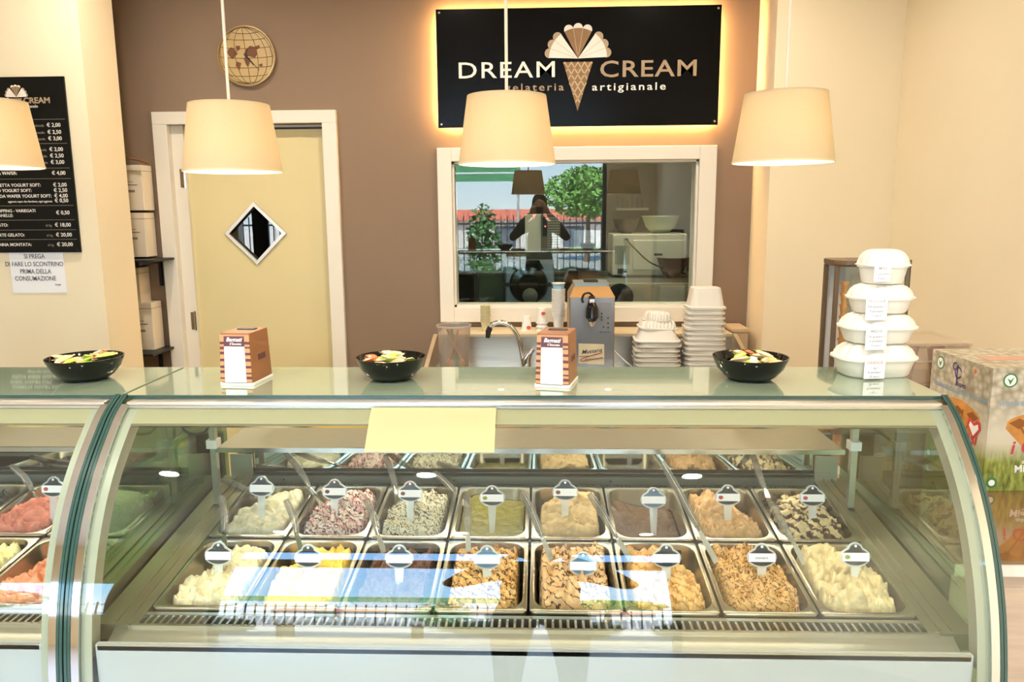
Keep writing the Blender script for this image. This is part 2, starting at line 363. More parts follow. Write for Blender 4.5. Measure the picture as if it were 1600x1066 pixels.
# ================================================================ display cases
PROF = [(1.447, 1.25), (1.40, 1.225), (1.36, 1.19), (1.325, 1.155), (1.292, 1.115), (1.264, 1.072), (1.240, 1.025), (1.22, .975), (1.206, .93), (1.195, .88), (1.187, .83), (1.18, .76), (1.177, .68), (1.177, .55)]
CURVE = [(p.y, p.z) for p in spline([(0, y, z) for y, z in PROF], 5)]
def prof_pts(z0, z1):
    out = []
    for (y, z) in CURVE:
        if z0 - 1e-6 <= z <= z1 + 1e-6: out.append((y, z))
    def interp(zz):
        for (ya, za), (yb, zb) in zip(CURVE, CURVE[1:]):
            if zb <= zz <= za: t = (za-zz)/(za-zb+1e-9); return (ya+(yb-ya)*t, zz)
        return None
    a, b = interp(z1), interp(z0)
    if a and (not out or abs(out[0][1]-z1) > 1e-4): out = [a]+out
    if b and abs(out[-1][1]-z0) > 1e-4: out = out+[b]
    return out
def curved(bm, x0, x1, z0, z1, o0, o1):
    """solid strip that follows the bulging front, between offsets o0 (inner) and o1 (outer)"""
    P = prof_pts(z0, z1); N = []
    for i in range(len(P)):
        a, b = P[max(i-1, 0)], P[min(i+1, len(P)-1)]; t = Vector((0, b[0]-a[0], b[1]-a[1])).normalized(); N.append(Vector((0, t.z, -t.y)))
    loops = []
    for (y, z), nn in zip(P, N):
        p = Vector((0, y, z)); i_, o_ = p+nn*o0, p+nn*o1
        loops.append([V(x0, i_.y, i_.z), V(x1, i_.y, i_.z), V(x1, o_.y, o_.z), V(x0, o_.y, o_.z)])
    return loft(bm, loops)
band = mat('glass_paint_grey', 'a49c80', .35, coat=.3)
band_s = mat('glass_paint_side', 'a3a292', .35, coat=.3)
edge_g = mat('glass_edge_green', '2b4a45', .15, coat=.6)
top_g = mat('countertop_glass', '93a38c', .06, spec=.75, coat=.8)
panel_m = mat('front_panel_grey', 'b4b5bb', .35)
deck_m = mat('deck_steel', '8e8971', .38, .8)
HW = .79
def tilt_z(Y): return .879 + (Y-1.303)*(.908-.879)/(1.553-1.303)
def build_case(cx, label):
    t = thing('display_case', label, 'display case', (cx, 0, 0))
    def P(name, bm, m, par=None, **k): return obj(name, bm, m, par or t, **k)
    P('body', bx(new(), -HW+.02, HW-.02, 1.23, 1.93, .0, .74), panel_m)
    P('rear_panel', bx(new(), -HW+.02, HW-.02, 1.93, 1.95, .02, 1.03), mat('case_back', '4a4f48', .5))
    P('plinth', bx(new(), -HW+.03, HW-.03, 1.25, 1.26, .0, .1), blackm)
    P('front_panel', bx(new(), -HW+.045, HW-.045, 1.203, 1.215, .50, .866), panel_m, bevel=.003)
    # steel sill, grille, deck
    bm = new(); loft(bm, [[V(-HW+.05, 1.203, .868), V(HW-.05, 1.203, .868), V(HW-.05, 1.203, .855), V(-HW+.05, 1.203, .855)], [V(-HW+.05, 1.235, .853), V(HW-.05, 1.235, .853), V(HW-.05, 1.235, .84), V(-HW+.05, 1.235, .84)], [V(-HW+.05, 1.262, .866), V(HW-.05, 1.262, .866), V(HW-.05, 1.262, .85), V(-HW+.05, 1.262, .85)]]); P('front_sill', bm, steel)
    bm = new(); x0, x1 = -HW+.075, HW-.075
    bx(bm, x0, x1, 1.258, 1.265, .855, .871); bx(bm, x0, x1, 1.292, 1.302, .855, .873)
    k = int((x1-x0)/.0135)
    for j in range(k+1): x = x0+(x1-x0)*j/k; bx(bm, x-.0022, x+.0022, 1.262, 1.296, .858, .871)
    P('air_grille', bm, steel)
    P('grille_channel', bx(new(), x0, x1, 1.262, 1.30, .80, .845), darkm)
    bm = new()
    for s in (-1, 1):
        a, b = s*.700, s*(HW-.012)
        lo, hi = min(a, b), max(a, b)
        za, zb = tilt_z(1.262)-.004, tilt_z(1.86)-.004
        loft(bm, [[V(lo, 1.262, za), V(hi, 1.262, za), V(hi, 1.262, za-.03), V(lo, 1.262, za-.03)], [V(lo, 1.86, zb), V(hi, 1.86, zb), V(hi, 1.86, zb-.03), V(lo, 1.86, zb-.03)]])
        for xx in (.722, .742):
            loft(bm, [[V(s*xx-.002, 1.27, za+.004), V(s*xx+.002, 1.27, za+.004), V(s*xx+.002, 1.27, za-.002), V(s*xx-.002, 1.27, za-.002)], [V(s*xx-.002, 1.85, zb+.004), V(s*xx+.002, 1.85, zb+.004), V(s*xx+.002, 1.85, zb-.002), V(s*xx-.002, 1.85, zb-.002)]])
    P('deck_ledge', bm, deck_m)
    P('well', bx(new(), -.70, .70, 1.30, 1.86, .74, .765), darkm)
    bm = new(); bx(bm, -.70, .70, 1.535, 1.57, .765, .895); P('pan_support', bm, darkm)
    # back of the cold well: vents, steel strip, mirror, lamp housing
    bm = new(); bx(bm, -.72, .72, 1.842, 1.85, .910, .925)
    for j in range(150): x = -.71+1.42*j/149; bx(bm, x-.0012, x+.0012, 1.838, 1.843, .909, .924)
    P('rear_vent', bm, mat('vent_green', '3c4640', .45))
    st = P('rear_strip', bx(new(), -.70, .70, 1.842, 1.852, .926, .945), mat('strip_steel', '9fa8a0', .3, .85))
    for x in (-.62, -.19, .2, .58):
        bm = new(); lathe(bm, [(.004, 0), (.003, .002)], 10); P('screw', bm, chrome, st, loc=(x, 1.842, .936), rot=FACE)
    bm = new(); bx(bm, -.70, .70, 1.855, 1.86, .945, .961); P('rear_slot', bm, darkm)
    P('slot_line', bx(new(), -.70, .70, 1.850, 1.853, .952, .954), steel_s)
    P('mirror_panel', bx(new(), -.72, .72, 1.856, 1.862, .961, 1.052), mirror)
    P('corner_plate', bx(new(), -.755, -.70, 1.845, 1.852, .925, 1.0), steel); P('corner_plate', bx(new(), .70, .755, 1.845, 1.852, .925, 1.0), steel)
    h = P('lamp_housing', bx(new(), -.725, .71, 1.70, 1.90, 1.052, 1.062), mat('housing_steel', 'a9a493', .42, .6, noise_amt=.08, noise_scale=30, stretch=(1, 20, 1)), bevel=.002)
    P('housing_lip', bx(new(), -.725, .71, 1.695, 1.70, 1.053, 1.064), steel_s, h)
    P('led_bar', bx(new(), -.70, .69, 1.73, 1.75, 1.046, 1.052), emis('led_white', 'fff0d4', 2), h)
    L = lamp('case_lamp', 'AREA', (0, 1.74, 1.036), (math.radians(-15), 0, 0), 1.1, (1, .90, .74), shape='RECTANGLE', size=1.38, size_y=.02); L.parent = t
    L = lamp('case_lamp_front', 'AREA', (0, 1.472, 1.222), (math.radians(10), 0, 0), 1.2, (1, .90, .74), shape='RECTANGLE', size=1.45, size_y=.015); L.parent = t
    P('front_led_bar', bx(new(), -.725, .725, 1.464, 1.480, 1.224, 1.234), emis('led_warm', 'fff0d8', 2))
    for s in (-1, 1):
        p = P('post', bx(new(), s*.733-.007, s*.733+.007, 1.70, 1.715, tilt_z(1.70), 1.236), steel)
        P('clamp', bx(new(), s*.733-.012, s*.733+.012, 1.693, 1.72, 1.062, 1.082), white, p)
        bm = new(); loft(bm, [[V(s*.733-.012, 1.69, 1.236), V(s*.733+.012, 1.69, 1.236), V(s*.733+.012, 1.71, 1.236), V(s*.733-.012, 1.71, 1.236)], [V(s*.733-.012, 1.48, 1.236), V(s*.733+.012, 1.48, 1.236), V(s*.733+.012, 1.48, 1.23), V(s*.733-.012, 1.48, 1.23)]]) ; P('bracket', bm, mat('bracket_grey', '7a7c70', .4), p)
    # glass and its frame
    P('counter_top', bx(new(), -HW+.002, HW-.002, 1.445, 1.718, 1.243, 1.25), top_g, bevel=.001)
    P('counter_top_edge', bx(new(), -HW+.002, HW-.002, 1.4435, 1.4452, 1.2432, 1.2498), edge_g)
    r = P('top_rail', bx(new(), -HW+.02, HW-.02, 1.417, 1.449, 1.229, 1.2425), alu, bevel=.003)
    P('rail_groove', bx(new(), -HW+.02, HW-.02, 1.4158, 1.4172, 1.2355, 1.2375), steel_s, r)
    P('front_glass', curved(new(), -HW+.025, HW-.025, .56, 1.240, -.006, 0), clear, smooth=True)
    P('painted_band', curved(new(), -HW+.043, HW-.043, 1.213, 1.246, -.0085, -.0065), band, smooth=True)
    P('band_trim', curved(new(), -HW+.043, HW-.043, 1.2095, 1.2128, -.012, -.0065), steel_s, smooth=True)
    for s in (-1, 1):
        def X(a, b): return (s*a, s*b) if s > 0 else (s*b, s*a)
        a, b = X(HW-.043, HW-.025); P('painted_band', curved(new(), a, b, .56, 1.243, -.009, -.0065), band_s, smooth=True)
        a, b = X(HW-.025, HW-.011); P('chrome_strip', curved(new(), a, b, .56, 1.236, -.008, .003), chrome, smooth=True)
        a, b = X(HW-.036, HW-.025); P('inner_trim', curved(new(), a, b, .84, 1.225, -.045, -.010), band_s, smooth=True)
        # double end glass: two thick sheets with green polished edges
        a, b = X(HW-.011, HW)
        bm = new(); pts = prof_pts(.56, 1.25)
        poly = [(y+.004, z) for y, z in pts] + [(1.90, .56), (1.90, 1.06), (1.718, 1.243)]
        poly = [(y, z) for y, z in poly]
        la = [V(a+.003, y, z) for y, z in poly]; lb = [V(b-.003, y, z) for y, z in poly]
        loft(bm, [la, lb]); P('end_glass', bm, end_g)
        P('end_edge', curved(new(), a, a+.005, .56, 1.249, -.004, .004), edge_g, smooth=True)
        P('end_edge', curved(new(), b-.005, b, .56, 1.249, -.004, .004), edge_g, smooth=True)
    return t
case_r = build_case(-.025, 'long gelato display case with curved glass front and sixteen pans')
for _px in (783, 950):
    _p = atZ(_px, 609, 1.25); obj('top_cap', lathe(new(), [(.0065, 0), (.0065, .0012)], 16), white, case_r, loc=(_p.x+.025, _p.y, 1.25))
_a = [atY(x, y, 1.60) for x, y in ((284, 664), (290, 674), (303, 679), (317, 677), (326, 667), (326, 660))]
obj('cable_loop', tube(new(), spline([(p.x+.025, p.y, p.z) for p in _a], 5), .0028, 8), blackm, case_r, smooth=True)
case_l = build_case(-.025-1.58-.003, 'second curved glass display case at the left edge of the counter')

# translucent yellow sheets stuck inside the glass
yel = glass('yellow_film', 'f6e9c0', haze=.40)
def film(x0, x1, z0, z1, lab, off):
    bm = new(); curved(bm, x0, x1, z0, z1, off, off+.0012); return tag(obj('yellow_sheet', bm, yel, smooth=True), lab, 'sheet')
film(-.318, -.082, 1.169, 1.232, 'pale yellow translucent sheet stuck to the display case glass', .0015)

# ---------------------------------------------------------------- pans, gelato, markers, spatulas
PITCHX, PX0 = .175, -.7217
PW, PL = .170, .243
ang = math.atan2(.029, .25)
def pan_mesh():
    bm = new()
    loft(bm, [rrect(PW, PL, .008, -.008), rrect(PW, PL, .008, .0), rrect(PW-.003, PL-.003, .008, .0012), rrect(PW-.016, PL-.016, .034, .0012), rrect(PW-.019, PL-.019, .034, -.003), rrect(PW-.026, PL-.028, .032, -.085), rrect(PW-.04, PL-.042, .028, -.095)], False, True)
    return bm
pan_m = mat('pan_steel', 'b3aa9a', .25, .95)
PANME = None
def gelato_mat(name, a, b=None, thr=.55, scale=14., dist=6., c=None, rough=.45, wave=True):
    M = bpy.data.materials.new(name); M.use_nodes = True; nt = M.node_tree; bs = nt.nodes['Principled BSDF']; bs.inputs['Roughness'].default_value = rough
    bs.inputs['Subsurface Weight'].default_value = .0
    A = lin(a); t = nt.nodes.new('ShaderNodeTexCoord')
    z = nt.nodes.new('ShaderNodeTexNoise'); z.inputs['Scale'].default_value = 60; z.inputs['Detail'].default_value = 3; nt.links.new(t.outputs['Object'], z.inputs[0])
    r = nt.nodes.new('ShaderNodeValToRGB'); r.color_ramp.elements[0].position = .3; r.color_ramp.elements[1].position = .7
    r.color_ramp.elements[0].color = tuple(v*.74 for v in A[:3])+(1,); r.color_ramp.elements[1].color = tuple(min(1, v*1.05) for v in A[:3])+(1,); nt.links.new(z.outputs[0], r.inputs[0]); out = r.outputs[0]
    def layer(out, col, thr, scale, dist, soft=.05):
        if wave:
            w = nt.nodes.new('ShaderNodeTexWave'); w.inputs['Scale'].default_value = scale; w.inputs['Distortion'].default_value = dist; w.inputs['Detail'].default_value = 3; w.inputs['Detail Scale'].default_value = 3.; w.bands_direction = 'DIAGONAL'
        else:
            w = nt.nodes.new('ShaderNodeTexNoise'); w.inputs['Scale'].default_value = scale; w.inputs['Detail'].default_value = 5
        nt.links.new(t.outputs['Object'], w.inputs[0]); rr = nt.nodes.new('ShaderNodeValToRGB'); rr.color_ramp.elements[0].position = thr; rr.color_ramp.elements[1].position = thr+soft
        nt.links.new(w.outputs['Fac'] if 'Fac' in w.outputs else w.outputs[0], rr.inputs[0])
        x = nt.nodes.new('ShaderNodeMix'); x.data_type = 'RGBA'; nt.links.new(rr.outputs[0], x.inputs['Factor']); nt.links.new(out, x.inputs['A']); x.inputs['B'].default_value = lin(col); return x.outputs['Result']
    if b: out = layer(out, b, thr, scale, dist)
    if c: out = layer(out, c, min(.93, thr+.12), scale*.7, dist*1.3)
    nt.links.new(out, bs.inputs['Base Color'])
    bp = nt.nodes.new('ShaderNodeBump'); bp.inputs['Strength'].default_value = .7; bp.inputs['Distance'].default_value = .006; nt.links.new(z.outputs[0], bp.inputs['Height']); nt.links.new(bp.outputs[0], bs.inputs['Normal'])
    return M
def gelato_mesh(seed, level, dome, amp, freq, scoop=(0, 1, 0), fold=0., nx=46, ny=64, flat=False, cut=.16):
    """heap of gelato in a pan: level is the mean height under the rim, scoop digs out one corner"""
    bm = new(); S = Vector((seed*3.7, seed*1.3, seed*.9)); rows = []
    w, ln = PW-.024, PL-.026
    for j in range(ny+1):
        row = []
        for i in range(nx+1):
            u, v = i/nx*2-1, j/ny*2-1
            x, y = u*w/2, v*ln/2
            e = 1-max(abs(u), abs(v))**5
            p = Vector((x, y, 0))*freq*1.45 + S
            wx = noise.noise(p*.6+Vector((5, 1, 0)))*1.1; q = p + Vector((wx, noise.noise(p*.6+Vector((1, 9, 2)))*1.1, 0))
            bil = abs(noise.noise(q))*1.1 + abs(noise.noise(q*2.1))*.5 + abs(noise.noise(q*4.3))*.22
            fo = abs(math.sin((q.y*1.6+q.x*.5+wx*2.)*1.5))*fold
            d = dome*(1-.75*u*u)*(1-.55*v*v)
            h = level + (d + amp*1.3*bil + fo*amp)*(1 if not flat else .12)
            sc = scoop[2]*math.exp(-((u-scoop[0])**2+(v-scoop[1])**2)/.28)
            h -= sc
            ed = min(1, (1-abs(u))/cut)*min(1, (1-abs(v))/cut) if not flat else 1
            ed = ed**.55
            wob = noise.noise(q*1.7+Vector((3, 3, 3)))*.22 if not flat else 0
            ed = max(0, min(1, ed*(1+wob)))
            h = -.086*(1-ed) + h*ed
            # follow the rounded pan corners
            k = 1.0
            if abs(u) > .75 and abs(v) > .8: k = .965
            # the tub narrows downwards: pull low rim points inward
            tap = 1 - max(0, -h-.004)*.9
            row.append(bm.verts.new((x*k*tap, y*k*tap, max(h, -.088))))
        rows.append(row)
    for a, b in zip(rows, rows[1:]):
        for i in range(nx): bm.faces.new((a[i], a[i+1], b[i+1], b[i]))
    return bm
head_clear = glass('clear_plastic', 'f4f6f6', haze=.38)
plate_m = [mat('plate_navy', '2c3444', .4), mat('plate_black', '22232b', .4), mat('plate_slate', '5b708c', .4)]
strip_m = mat('label_strip', 'f3eef2', .5)
def ell(a, b, n=28, y0=0.): return [(a*math.cos(2*PI*i/n), y0+b*math.sin(2*PI*i/n)) for i in range(n)]
def cloud(s=1., g=0.):
    """club-shaped badge outline: wide oval with a round ear on top"""
    a, b, r, yc = .027+g, .0170+g, .0125+g, .0135; out = []
    for i in range(25): x = -a+2*a*i/24; out.append((x, -b*math.sqrt(max(0, 1-(x/a)**2))))
    for i in range(1, 40):
        x = a-2*a*i/40; y = b*math.sqrt(max(0, 1-(x/a)**2))
        if abs(x) < r: y = max(y, yc+math.sqrt(r*r-x*x))
        out.append((x*s, y*s))
    return out
def marker(px, py, Y, scale, pm, lab, cat_icon, word, tiltx=-.18):
    c = atY(px, py, Y)
    t = thing('flavour_marker', lab, 'label', c, 0, 'flavour markers in the gelato'); t.rotation_euler = (tiltx, 0, 0); t.scale = (scale,)*3
    obj('head', prism(new(), cloud(1., .0036), .002, fplane(0, .0005, 0)), head_clear, t)
    obj('plate', prism(new(), cloud(), .0012, fplane(0, -.0018, 0)), plate_m[pm], t)
    s = obj('label_strip', prism(new(), [(-.0268, -.0085), (.0268, -.0085), (.0268, .0085), (-.0268, .0085)], .0008, fplane(0, -.0033, 0)), strip_m, t)
    bm = new(); prism(bm, ell(.0028, .0028, 12, .0225), .0006, fplane(0, -.0033, 0)); obj('hole', bm, strip_m, t)
    bm = new(); prism(bm, [(-.0095, -.018), (.0095, -.018), (.0060, -.082), (-.0060, -.082)], .002, fplane(0, .0005, 0)); obj('stake', bm, head_clear, t)
    if cat_icon: obj('fruit_print', prism(new(), ell(.0055, .0045, 12), .0003, fplane(-.0165, -.0042, 0)), mat('print_'+cat_icon, cat_icon, .6), s)
    if word: text('lettering', word, .0085, ink, s, (.002 if cat_icon else -.001, -.0043, -.0028), align='CENTER', shear=.2, ext=.0001, sx=.95)
    return t
hand_m = glass('acrylic_handle', 'cfccc8', ior=1.6, haze=.16)
def spatula(top, bot, lab, wide=1.):
    """bent clear handle above, steel shaft and small blade below"""
    a, b = Vector(top), Vector(bot); d = b-a
    t = thing('gelato_spatula', lab, 'spatula', b, 0, 'serving spatulas in the gelato')
    a = a-b; L = a.length; dirn = a.normalized(); side = dirn.cross(Vector((0, 1, 0))).normalized(); bow = side.cross(dirn)
    pts = [a, a*.86+bow*.004, a*.7+bow*.008, a*.50+bow*.006, a*.34]
    bm = new(); tube(bm, pts, [.0058*wide, .0072*wide, .0076*wide, .0068*wide, .0045*wide], 12); obj('handle', bm, hand_m, t, smooth=True)
    bm = new(); tube(bm, [a*.45, a*.30], .0026, 8); 
    w0, w1 = side*.003, side*.0055; nn = bow*.0008
    loft(bm, [[a*.38-w0-nn, a*.38+w0-nn, a*.38+w0+nn, a*.38-w0+nn], [a*.2-w1-nn, a*.2+w1-nn, a*.2+w1+nn, a*.2-w1+nn], [-w1-nn, w1-nn, w1+nn, -w1+nn]]); obj('blade', bm, chrome, t)
    return t
ORD = ['first', 'second', 'third', 'fourth', 'fifth', 'sixth', 'seventh', 'eighth']
PANS = {}
def pan(cx, Yf, lab):
    global PANME
    yc = Yf + PL/2*math.cos(ang)+.002; z = tilt_z(yc)
    if PANME is None:
        o = obj('gelato_pan', pan_mesh(), pan_m, smooth=True, angle=50); PANME = o.data
    else:
        o = bpy.data.objects.new('gelato_pan', PANME); COL.objects.link(o)
    o.location = (cx, yc, z); o.rotation_euler = (ang, 0, 0)
    return tag(o, lab, 'pan', 'steel pans in the display cases'), (cx, yc, z)
def fill(loc, lab, gm, **k):
    o = obj('gelato', gelato_mesh(**k), gm, smooth=True, angle=75); o.location = loc; o.rotation_euler = (ang, 0, 0)
    return tag(o, lab, 'gelato', 'gelato heaps in the pans')
R1, R2 = 1.303, 1.553
FL = {  # row, index: look, material, heap
 (2, 0): ('smooth milk white', gelato_mat('g_milk', 'e2d9b9'), dict(level=-.018, dome=.02, amp=.012, freq=22, scoop=(-.9, .9, .07), fold=.5)),
 (2, 1): ('white and pink with dark cherry streaks', gelato_mat('g_cherry', 'f0dfd2', '5e2c32', .74, 26, 9, 'd78f92'), dict(level=-.016, dome=.02, amp=.020, freq=36, scoop=(-.8, .9, .05))),
 (2, 2): ('cream white with thin dark chocolate threads', gelato_mat('g_strac', 'e4dcc0', '4b3a2c', .83, 30, 11), dict(level=-.016, dome=.018, amp=.018, freq=34, scoop=(-.9, 1, .05))),
 (2, 3): ('flat olive green pistachio', gelato_mat('g_pist', '8a8136', 'd8cf86', .68, 90, 2, wave=False, rough=.25), dict(level=-.030, dome=.0, amp=.02, freq=18, scoop=(-.5, .8, -.016), flat=True)),
 (2, 4): ('smooth pale beige', gelato_mat('g_beige', 'd9b884'), dict(level=-.010, dome=.022, amp=.012, freq=24, scoop=(-.95, .95, .06), fold=.55)),
 (2, 5): ('nearly empty flat cocoa brown', gelato_mat('g_cocoa', '715542', rough=.35), dict(level=-.045, dome=.0, amp=.02, freq=18, scoop=(-.9, .8, -.022), flat=True)),
 (2, 6): ('wavy light hazelnut brown', gelato_mat('g_nut', 'dcb07c'), dict(level=-.018, dome=.016, amp=.016, freq=34, scoop=(.95, .6, .06), fold=.35)),
 (2, 7): ('cream with broad dark chocolate swirls', gelato_mat('g_bigchoc', 'e2cb9c', '4a3020', .66, 15, 8), dict(level=-.016, dome=.018, amp=.018, freq=28, scoop=(-.9, .9, .05))),
 (1, 0): ('creamy white with soft lumps', gelato_mat('g_cream', 'e0d0ac', 'd4b984', .62, 30, 2, wave=False), dict(level=-.016, dome=.02, amp=.016, freq=30, scoop=(-.95, .5, .06))),
 (1, 1): ('bright egg yellow', gelato_mat('g_yellow', 'f0c552'), dict(level=-.018, dome=.018, amp=.014, freq=24, scoop=(-.9, .9, .06), fold=.5)),
 (1, 2): ('dark chocolate brown', gelato_mat('g_dark', '5c3521'), dict(level=-.020, dome=.014, amp=.016, freq=34)),
 (1, 3): ('caramel with dark brown ripples', gelato_mat('g_ripple', 'd9a868', '5a3a22', .84, 26, 8), dict(level=-.016, dome=.016, amp=.020, freq=34)),
 (1, 4): ('milky coffee brown with thin dark lines', gelato_mat('g_coffee', 'd6ab7c', '4d3523', .88, 20, 9), dict(level=-.012, dome=.018, amp=.020, freq=30)),
 (1, 5): ('warm amber caramel', gelato_mat('g_amber', 'd8a866', 'a8743c', .84, 22, 5), dict(level=-.014, dome=.018, amp=.020, freq=30, scoop=(.95, .9, .06))),
 (1, 6): ('golden brown with chocolate drizzle', gelato_mat('g_drizzle', 'd2a064', '5b391f', .85, 34, 10), dict(level=-.014, dome=.018, amp=.020, freq=36, scoop=(.95, .9, .05), fold=.4)),
 (1, 7): ('pale beige in thick smooth folds', gelato_mat('g_folds', 'd0b98b'), dict(level=-.012, dome=.016, amp=.020, freq=27, scoop=(.95, .95, .06), fold=.3)),
}
for (row, i), (look, gm, kw) in FL.items():
    rown = 'back' if row == 2 else 'front'
    o, loc = pan(PX0+PITCHX*(i+.5), R2 if row == 2 else R1, 'steel pan of %s gelato, %s %s pan' % (look, ORD[i], rown))
    fill(loc, '%s gelato in the %s pan from left, %s row' % (look, ORD[i], rown), gm, seed=row*10+i, **kw)
# left case: two columns of pans next to the seam
LX = -.025-1.583 + (PX0+8*PITCHX+.025)
for row, k, look, gm, kw in (
    (2, 1, 'coral pink strawberry', gelato_mat('g_coral', 'e58a72'), dict(level=-.014, dome=.02, amp=.016, freq=32, scoop=(-.9, .9, .07))),
    (2, 2, 'almost black liquorice', gelato_mat('g_black', '1d1a1a', rough=.3), dict(level=-.03, dome=.01, amp=.02, freq=22)),
    (1, 0, 'orange salmon', gelato_mat('g_salmon', 'e9906a'), dict(level=-.016, dome=.02, amp=.018, freq=32, scoop=(-.9, .6, .08))),
    (1, 1, 'lumpy pale yellow', gelato_mat('g_lemon', 'efe0a4'), dict(level=-.016, dome=.016, amp=.022, freq=40)),
    (2, 0, 'plain ivory', gelato_mat('g_ivory', 'efe4c8'), dict(level=-.016, dome=.016, amp=.016, freq=30))):
    rown = 'back' if row == 2 else 'front'
    o, loc = pan(LX-PITCHX*(k+.5), R2 if row == 2 else R1, 'steel pan of %s gelato in %s row of the left case' % (look, rown))
    fill(loc, '%s gelato heap in %s row of the left case' % (look, rown), gm, seed=40+row*5+k, **kw)
RED, BRN = 'b5463c', '7a4a34'
for k, (px, py, pm, ic, wd) in enumerate(((409, 763, 1, None, ''), (523, 768, 1, '6b2a30', ''), (641, 771, 0, BRN, ''), (769, 778, 1, '9aa04a', ''), (883, 769, 0, BRN, ''), (1021, 781, 2, None, ''), (1137, 777, 1, RED, ''), (1269, 778, 1, RED, ''))):
    marker(px, py, 1.635, .95, pm, 'dark badge with white label strip standing in %s back pan from left' % ORD[k], ic, wd)
for k, (px, py, pm, ic, wd) in enumerate(((342, 868, 1, None, ''), (482, 872, 1, None, ''), (624, 873, 0, None, ''), (761, 874, 2, None, ''), (911, 884, 2, None, ''), (1041, 872, 1, None, ''), (1190, 871, 1, None, 'snickers'), (1336, 870, 1, '8a9a3c', ''))):
    marker(px, py, 1.40, .93, pm, 'dark badge with white label strip standing in %s front pan from left' % ORD[k], ic, wd)
marker(84, 764, 1.635, .95, 1, 'dark badge with red berry print in the left case', RED, '')
SP = [  # top px, bottom px, depth top, depth bottom
 (345, 775, 352, 862, 1.55, 1.47, 'front', 0), (447, 782, 472, 862, 1.55, 1.47, 'front', 1), (572, 780, 600, 864, 1.55, 1.47, 'front', 2), (729, 774, 732, 862, 1.55, 1.48, 'front', 3),
 (816, 770, 862, 874, 1.56, 1.46, 'front', 4), (921, 772, 985, 874, 1.57, 1.46, 'front', 5), (1035, 722, 1120, 880, 1.62, 1.46, 'front', 6), (1260-55, 785, 1258, 882, 1.56, 1.47, 'front', 7),
 (348, 750, 425, 790, 1.80, 1.72, 'back', 0), (446, 708, 505, 792, 1.84, 1.72, 'back', 1), (602, 712, 628, 800, 1.84, 1.72, 'back', 2), (678, 738, 735, 796, 1.82, 1.73, 'back', 3),
 (915, 770, 962, 800, 1.79, 1.73, 'back', 5), (1176, 708, 1208, 800, 1.84, 1.70, 'back', 7), (18, 728, 68, 790, 1.82, 1.72, 'left', 0)]
for x0, y0, x1, y1, Ya, Yb, row, i in SP:
    lab = 'clear handled steel spatula stuck in the left case strawberry pan' if row == 'left' else 'clear handled steel spatula leaning in %s %s pan from left' % (ORD[i], row)
    spatula(atY(x0, y0, Ya), atY(x1, y1, Yb), lab, 1.1)
# ================================================================ pendant lamps
shade_m = fabric_shade('lampshade_linen', 'e6d8ba', .40)
def pendant(x, y, zb, lab):
    t = thing('pendant_lamp', lab, 'lamp', (x, y, zb), 0, 'pendant lamps over the counter')
    H, rb, rt = .187, .138, .111
    bm = new(); N = 40
    for (ra, za), (rb_, zb_) in (((rb, 0), (rt, H)),):
        lo = [circ(ra, za, N), circ(rb_, zb_, N), circ(rb_-.002, zb_, N), circ(ra-.002, za, N), circ(ra, za, N)]
        loft(bm, lo, False, False)
    obj('shade', bm, shade_m, t, smooth=True)
    bm = new(); lathe(bm, [(rb+.001, -.001), (rb+.001, .004), (rb-.003, .004), (rb-.003, -.001), (rb+.001, -.001)], N, cap0=False, cap1=False); obj('rim', bm, mat('shade_rim', 'efdcb4', .6), t, smooth=True)
    bm = new(); lathe(bm, [(rt-.001, H-.004), (rt-.001, H-.002)], N); obj('top_disc', bm, shade_m, t)
    bm = new(); lathe(bm, [(.0, .075), (.018, .08), (.03, .1), (.028, .125), (.014, .15), (.013, .160)], 20, cap0=False); obj('bulb', bm, emis('bulb_glow_%d' % int(x*100+500), 'ffe2b4', 17), t, smooth=True)
    bm = new(); lathe(bm, [(.02, .155), (.02, .184), (.006, .19), (.006, .20)], 16); obj('socket', bm, white, t)
    bm = new(); tube(bm, [(0, 0, .19), (0, 0, CEIL-zb-.03)], .0045, 8); obj('cord', bm, mat('cord_white', 'f2ead8', .5), t)
    bm = new(); lathe(bm, [(.05, CEIL-zb-.03), (.05, CEIL-zb)], 24); obj('ceiling_rose', bm, white, t)
    L = lamp('pendant_light', 'POINT', (0, 0, .06), (0, 0, 0), 5, (1, .84, .60), shadow_soft_size=.03); L.parent = t
    L2 = None
for x, zb, lab in ((-.882, 1.716, 'cream fabric pendant lamp hanging in front of the yellow door'), (-.092, 1.730, 'cream fabric pendant lamp hanging in front of the window and sign'), (.682, 1.727, 'cream fabric pendant lamp hanging before the right cream wall'), (-1.597, 1.735, 'cream fabric pendant lamp hanging in front of the menu board')):
    pendant(x, 2.25, zb, lab)

